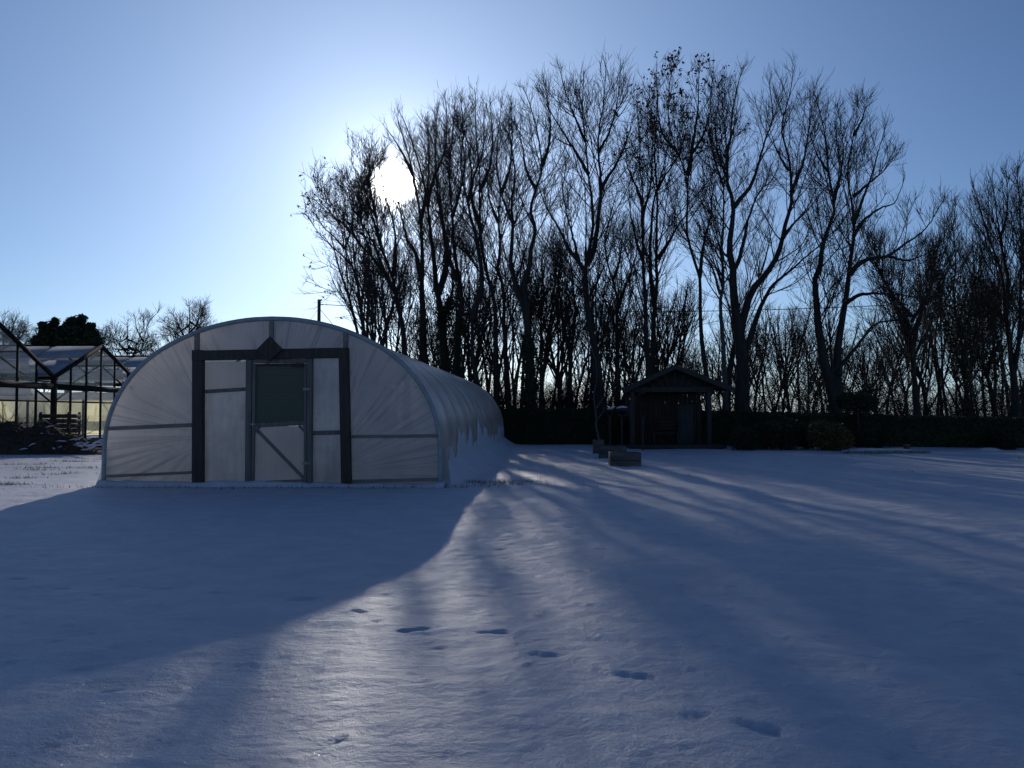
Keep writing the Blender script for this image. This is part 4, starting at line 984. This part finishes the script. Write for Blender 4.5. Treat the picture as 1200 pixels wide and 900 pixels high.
T('tall upright poplar at the right edge', 42, [
   (12,3,[(1192,498),(1191,490),(1186,427),(1179,373),(1176,334),(1167,300),(1159,280),(1150,250),(1142,222)]),(6,1.8,[(1179,373),(1181,329),(1176,300),(1172,280),(1167,245),(1163,215)]),(6,1.8,[(1188,440),(1194,400),(1196,340),(1197,280),(1194,235),(1192,205)]),
   (5,1.7,[(1186,427),(1200,380),(1210,320),(1215,260),(1212,215)]),(4,1.6,[(1172,280),(1180,250),(1180,215)])], 224, tmin=.3, d1=2.2, up=.14, a1=(.35,.7))
# trees left of frame centre, beyond the glasshouse
g = np.random.default_rng(70)
def round_tree(label, px, Y, top, halfw, trunkpx, seed, n=9, lean=0, base=470, fork=.35, **kw):
    rg = np.random.default_rng(seed); b = 470
    zt = top; st = [(trunkpx, trunkpx*.3, [(px,480),(px,460),(px+lean*.3,(460+top)/2),(px+lean,top+12)])]
    for i in range(n):
        f = rg.uniform(.2,.75); y0 = 460+(top-460)*f; s = (-1)**i
        ex = px+lean+s*halfw*rg.uniform(.35,.9); ey = top+ (1-math.sqrt(max(0,1-((ex-px-lean)/halfw)**2)))*(460-top)*.55+rg.uniform(5,22)
        st.append((trunkpx*.5, 1.0, [(px+lean*.3*f,y0),((px+ex)/2,(y0+ey)/2+4),(ex,ey)]))
    return T(label, Y, st, seed, group='trees beyond the glasshouse', tmin=.3, up=.03, **kw)
round_tree('tall rounded bare tree rising behind the left shoulder of the polytunnel', 222, 80, 348, 34, 6, 301, n=12, d1=2.2, tw=.011, l1max=2.6)
round_tree('wide bare tree between the glasshouse and the polytunnel', 150, 76, 372, 36, 5, 302, n=12, d1=2.2, tw=.011, l1max=2.6)
T('wind bent limb tree leaning right beside the wide bare tree', 78, [(4,1.5,[(165,440),(166,410),(170,390),(176,375),(183,368)]),(2.5,1.2,[(168,400),(160,385),(158,372)])], 303, group='trees beyond the glasshouse', tmin=.3, tw=.013, l1max=2)
round_tree('bare tree cut off by the left edge of the picture', 4, 70, 366, 32, 6, 304, n=12, d1=2.2, tw=.011, l1max=2.6)
round_tree('faint low bare tree behind the left of the dark conifer', 52, 90, 374, 22, 4, 305, n=8, d1=1.9, tw=.011, l1max=2.6)
round_tree('faint bare tree between the conifer and the wide bare tree', 112, 95, 378, 24, 4, 306, n=8, d1=1.9, tw=.011, l1max=2.6)
round_tree('faint low bare tree behind the polytunnel left shoulder', 186, 98, 392, 24, 4, 307, n=8, d1=1.9, tw=.011, l1max=2.6)
e = empty('conifer', (GX(78,72),72,0)); tag(e, 'dark dense conifer with a lumpy top behind the glasshouse roof', 'conifer')
g = np.random.default_rng(31); lob = [(45,400,6),(52,391,5),(50,382,3.2),(60,385,5),(64,378,3.5),(62,397,9),(72,390,6),(80,383,5),(83,376,3),(90,378,4.5),(96,374,3),(93,388,7),(102,386,4.5),(107,383,3),(109,394,6),(113,400,5),(80,402,13),(62,406,10),(98,404,11)]
ps = []
for (px,py,r) in lob:
    c = P(px,py,72); rr0 = r*72/F; n = int(900*(r/10)**1.6); d = norm(g.normal(size=(n,3)))*(g.uniform(.35,1.08,n)[:,None])*rr0; d[:,2] *= 1.1; ps.append(c+d)
    ps.append(c+np.array([0,0,-1.2])+d[: n//3]*rr0*.9)
ps = np.concatenate(ps)-np.array([GX(78,72),72,0]); v, f = leaves_mesh(ps, .20, g, .1, 2); link('foliage', mesh_np('foliage', v, [f], M['conifer']), e)
MB().tube([(0,0,-.2),(0,0,6.5)], [.3,.12], 8).build('trunk', M['bark'], e)

# ------------------------------------------------------------------ background trees: a few built, then copied
def proto_tree(height, seed, nfork=4, spread=.25, trunk_r=.16, d1=1.5, d2=2.0, d3=2.6, fork=.3, **kw):
    g = np.random.default_rng(seed)
    ps = []; rs = []; n = 20
    def stem(o, d, ln, r0, r1, up=.03):
        p = grow(o[None], d[None], np.array([ln]), n-1, .05, up, g)[0]; ps.append(p); rs.append(np.linspace(r0, r1, n)); return p
    t = stem(np.array([0,0,-.2]), np.array([g.normal()*.06, g.normal()*.06, 1]), height*.92, trunk_r, .03)
    rs[0][0] *= 1.3
    for k in range(nfork):
        i = int(n*(fork+.4*g.random())); a = g.uniform(0,6.28); d = np.array([math.cos(a)*spread*2, math.sin(a)*spread*2, 1.0])
        stem(t[i], d, (height-t[i][2])*g.uniform(.6,.95), rs[0][i]*.65, .022, .05)
    tm = MB()
    for p, r in zip(ps, rs): v, f = tube_np(p, r, 6); tm.add(v, f)
    V = np.concatenate(tm.v); me_t = mesh_np('trunk', V, [np.concatenate(tm.f4)], M['bark'], True)
    v, f, tips = crown_from(np.stack(ps), np.stack(rs), seed+5, d1=d1, d2=d2, d3=d3, tw=.009, dm=1.3, **kw)
    return me_t, mesh_np('crown', v, [f], M['twig'])
protos = [proto_tree(11.5, 401, 4, .22, .14, tmin=.42), proto_tree(13, 402, 3, .15, .13, tmin=.45), proto_tree(9.5, 403, 5, .3, .12, tmin=.35, wander=.14),
          proto_tree(14.5, 404, 4, .18, .17, tmin=.45), proto_tree(8, 405, 6, .4, .10, tmin=.3, wander=.16, fork=.15), proto_tree(12, 406, 2, .12, .11, tmin=.4)]
phs = [11.5,13,9.5,14.5,8,12]
# (px, Y, height px above the horizon, proto)
gaps = [((430,520),'thin bare background trees behind the sunlit left clump','slim bare tree standing deep in the clump below the sun'),
        ((520,600),'thin bare background trees above the polytunnel roof','slim bare tree seen deep between the trunks above the tunnel roof'),
        ((600,700),'thin bare background trees left of the tallest tree','slim bare tree in the thicket left of the tallest tree'),
        ((700,790),'thin bare background trees behind the pavilion left half','slim bare tree in the thicket behind the left of the pavilion'),
        ((790,870),'thin bare background trees behind the pavilion right half','slim bare tree in the far wood behind the right of the pavilion'),
        ((870,975),'thin bare background trees between the two great forked trees','small crooked tree in the gap between the two great forked trees'),
        ((975,1080),'thin bare background trees below the reaching limbs','small bare tree under the long limbs reaching right'),
        ((1080,1300),'thin bare background trees at the right end of the wood','slim bare tree in the dense right end of the wood')]
def gap(px):
    for (a,b), gr, lab in gaps:
        if a <= px < b: return gr, lab
    return gaps[-1][1], gaps[-1][2]
g = np.random.default_rng(88)
spots = []
def fill(x0, x1, n, h0, h1, Y0, Y1):
    for i in range(n):
        spots.append((x0+(x1-x0)*(i+g.uniform(.15,.85))/n, g.uniform(Y0,Y1), g.uniform(h0,h1)))
fill(432,450,3,180,215,48,54); fill(424,440,4,222,245,56,62); fill(450,462,2,170,200,45,50); fill(498,520,6,100,160,56,68); fill(520,600,15,120,220,50,70); fill(600,700,18,120,205,50,72); fill(700,790,15,110,190,50,72)  # fills left of the sun are extra crowns added to shade the lawn
fill(790,870,8,60,120,52,72); fill(870,975,13,60,140,48,66); fill(975,1085,13,70,150,50,70); fill(1085,1260,23,110,205,48,70)
for i, (px, Y, hp) in enumerate(spots):
    H = hp*Y/F+CAMH; k = int(np.argmin([abs(h-H)+g.uniform(0,3) for h in phs])); s = H/phs[k]
    gr, lab = gap(px)
    e = empty('background_tree', (GX(px,Y), Y, 0), g.uniform(0,6.28)); e.scale = (s,s,s); tag(e, lab, 'tree', gr)
    link('trunk', protos[k][0], e); link('crown', protos[k][1], e)
# bare undergrowth shrubs between the trunks
def proto_bush(h, seed, ns=16):
    g = np.random.default_rng(seed); o = np.zeros((ns,3)); o[:,:2] = g.normal(size=(ns,2))*.18; o[:,2] = -.1
    d = g.normal(size=(ns,3))*.33; d[:,2] = 1
    p = grow(o, d, h*g.uniform(.5,1,ns), 12, .10, .02, g); r = np.linspace(.022,.008,13)[None]*np.ones((ns,1))
    v0, f0 = chains(p, r, 4); v, f, t = crown_from(p, r, seed+1, d1=2.2, d2=2.2, d3=1.6, tmin=.12, l1max=1.4, tw=.007, wander=.2, dm=1, a1=(.5,1.1), up=.05)
    return mesh_np('stems', v0, [f0], M['bark']), mesh_np('twigs', v, [f], M['twig'])
bushes = [proto_bush(4.2, 501), proto_bush(3.2, 502), proto_bush(5.4, 503, 12)]
bs = []
def bfill(x0, x1, n, Y0, Y1):
    for i in range(n): bs.append((x0+(x1-x0)*(i+g.uniform(.1,.9))/n, g.uniform(Y0,Y1)))
bfill(440,600,18,42,56); bfill(600,790,25,41,56); bfill(790,880,5,42,55); bfill(880,1080,14,40,54); bfill(1080,1240,16,40,54)
for i, (px, Y) in enumerate(bs):
    k = int(g.integers(0,3)); s = g.uniform(.7,1.15)
    gr, lab = gap(px); 
    e = empty('bare_bush', (GX(px,Y), Y, 0), g.uniform(0,6.28)); e.scale = (s,s,s)
    tag(e, lab.replace('slim bare tree','tangled leafless bush').replace('small crooked tree','tangled leafless bush').replace('small bare tree','tangled leafless bush'), 'bush', gr.replace('trees','bushes'))
    link('stems', bushes[k][0], e); link('twigs', bushes[k][1], e)

# ------------------------------------------------------------------ world, sun, camera
w = bpy.data.worlds.new('World'); S.world = w; w.use_nodes = True; nt = w.node_tree; nt.nodes.clear()
out = nt.nodes.new('ShaderNodeOutputWorld')
sky = N(nt, 'ShaderNodeTexSky', sky_type='NISHITA'); sky.sun_disc = False; sky.sun_elevation = SUN_EL; sky.sun_rotation = SUN_AZ
sky.air_density = 1.0; sky.dust_density = .35; sky.ozone_density = 3.5; sky.altitude = 100
hs_ = N(nt, 'ShaderNodeHueSaturation', ins={'Saturation': 1.0, 'Value': 1.0}); L(nt, sky.outputs[0], hs_.inputs['Color'])
bg = N(nt, 'ShaderNodeBackground'); bg.inputs[1].default_value = .070; tn = N(nt, 'ShaderNodeMix', data_type='RGBA', blend_type='MULTIPLY'); tn.inputs[0].default_value = 1; L(nt, hs_.outputs[0], tn.inputs[6]); tn.inputs[7].default_value = (.79,.93,1.20,1)
L(nt, tn.outputs[2], bg.inputs[0])
tc = N(nt, 'ShaderNodeTexCoord'); nv_ = N(nt, 'ShaderNodeVectorMath', operation='NORMALIZE'); L(nt, tc.outputs['Generated'], nv_.inputs[0])
dp_ = N(nt, 'ShaderNodeVectorMath', operation='DOT_PRODUCT'); L(nt, nv_.outputs[0], dp_.inputs[0]); dp_.inputs[1].default_value = tuple(SUN)
mx_ = N(nt, 'ShaderNodeMath', operation='MAXIMUM'); L(nt, dp_.outputs['Value'], mx_.inputs[0]); mx_.inputs[1].default_value = 0
last = bg.outputs[0]
for (n_, amp, col) in ((17000, 800.0, (1,.97,.92)), (2600, 2.2, (1,.98,.96)), (300, .42, (.92,.96,1)), (50, .20, (.77,.89,1)), (8, .38, (.55,.75,1))):
    pw = N(nt, 'ShaderNodeMath', operation='POWER'); L(nt, mx_.outputs[0], pw.inputs[0]); pw.inputs[1].default_value = n_
    ml = N(nt, 'ShaderNodeMath', operation='MULTIPLY'); L(nt, pw.outputs[0], ml.inputs[0]); ml.inputs[1].default_value = amp
    b2 = N(nt, 'ShaderNodeBackground'); b2.inputs[0].default_value = (*col,1); L(nt, ml.outputs[0], b2.inputs[1])
    ad = N(nt, 'ShaderNodeAddShader'); L(nt, last, ad.inputs[0]); L(nt, b2.outputs[0], ad.inputs[1]); last = ad.outputs[0]
# pale haze low over the horizon
sz = N(nt, 'ShaderNodeSeparateXYZ'); L(nt, nv_.outputs[0], sz.inputs[0]); ab = N(nt, 'ShaderNodeMath', operation='ABSOLUTE'); L(nt, sz.outputs[2], ab.inputs[0])
om = N(nt, 'ShaderNodeMath', operation='SUBTRACT'); om.inputs[0].default_value = 1; L(nt, ab.outputs[0], om.inputs[1])
pw = N(nt, 'ShaderNodeMath', operation='POWER'); L(nt, om.outputs[0], pw.inputs[0]); pw.inputs[1].default_value = 9
hz = N(nt, 'ShaderNodeMath', operation='MULTIPLY'); L(nt, pw.outputs[0], hz.inputs[0]); hz.inputs[1].default_value = .44
b2 = N(nt, 'ShaderNodeBackground'); b2.inputs[0].default_value = (.42,.70,1.0,1); L(nt, hz.outputs[0], b2.inputs[1])
ad = N(nt, 'ShaderNodeAddShader'); L(nt, last, ad.inputs[0]); L(nt, b2.outputs[0], ad.inputs[1]); last = ad.outputs[0]
L(nt, last, out.inputs[0])
from mathutils import Vector
ld = bpy.data.lights.new('sun', 'SUN'); ld.energy = 2.75; ld.angle = R(.53); ld.color = (1,.93,.84)
lo = bpy.data.objects.new('sun', ld); COL.objects.link(lo); lo.rotation_euler = (Vector(-SUN)).to_track_quat('-Z','Y').to_euler()
cd = bpy.data.cameras.new('camera'); co = bpy.data.objects.new('camera', cd); COL.objects.link(co); S.camera = co
cd.sensor_width = 36; cd.lens = 36*F/1200; cd.clip_end = 3000; cd.clip_start = .05
co.location = (0,0,CAMH); co.rotation_euler = (R(90)+PITCH, 0, 0)
S.view_settings.view_transform = 'Standard'; S.view_settings.look = 'None'; S.view_settings.exposure = -.2; S.view_settings.gamma = 1
S.render.resolution_x = 1024; S.render.resolution_y = 768
S.cycles.use_denoising = True; S.cycles.max_bounces = 8; S.cycles.transparent_max_bounces = 24
S.cycles.sample_clamp_indirect = 6
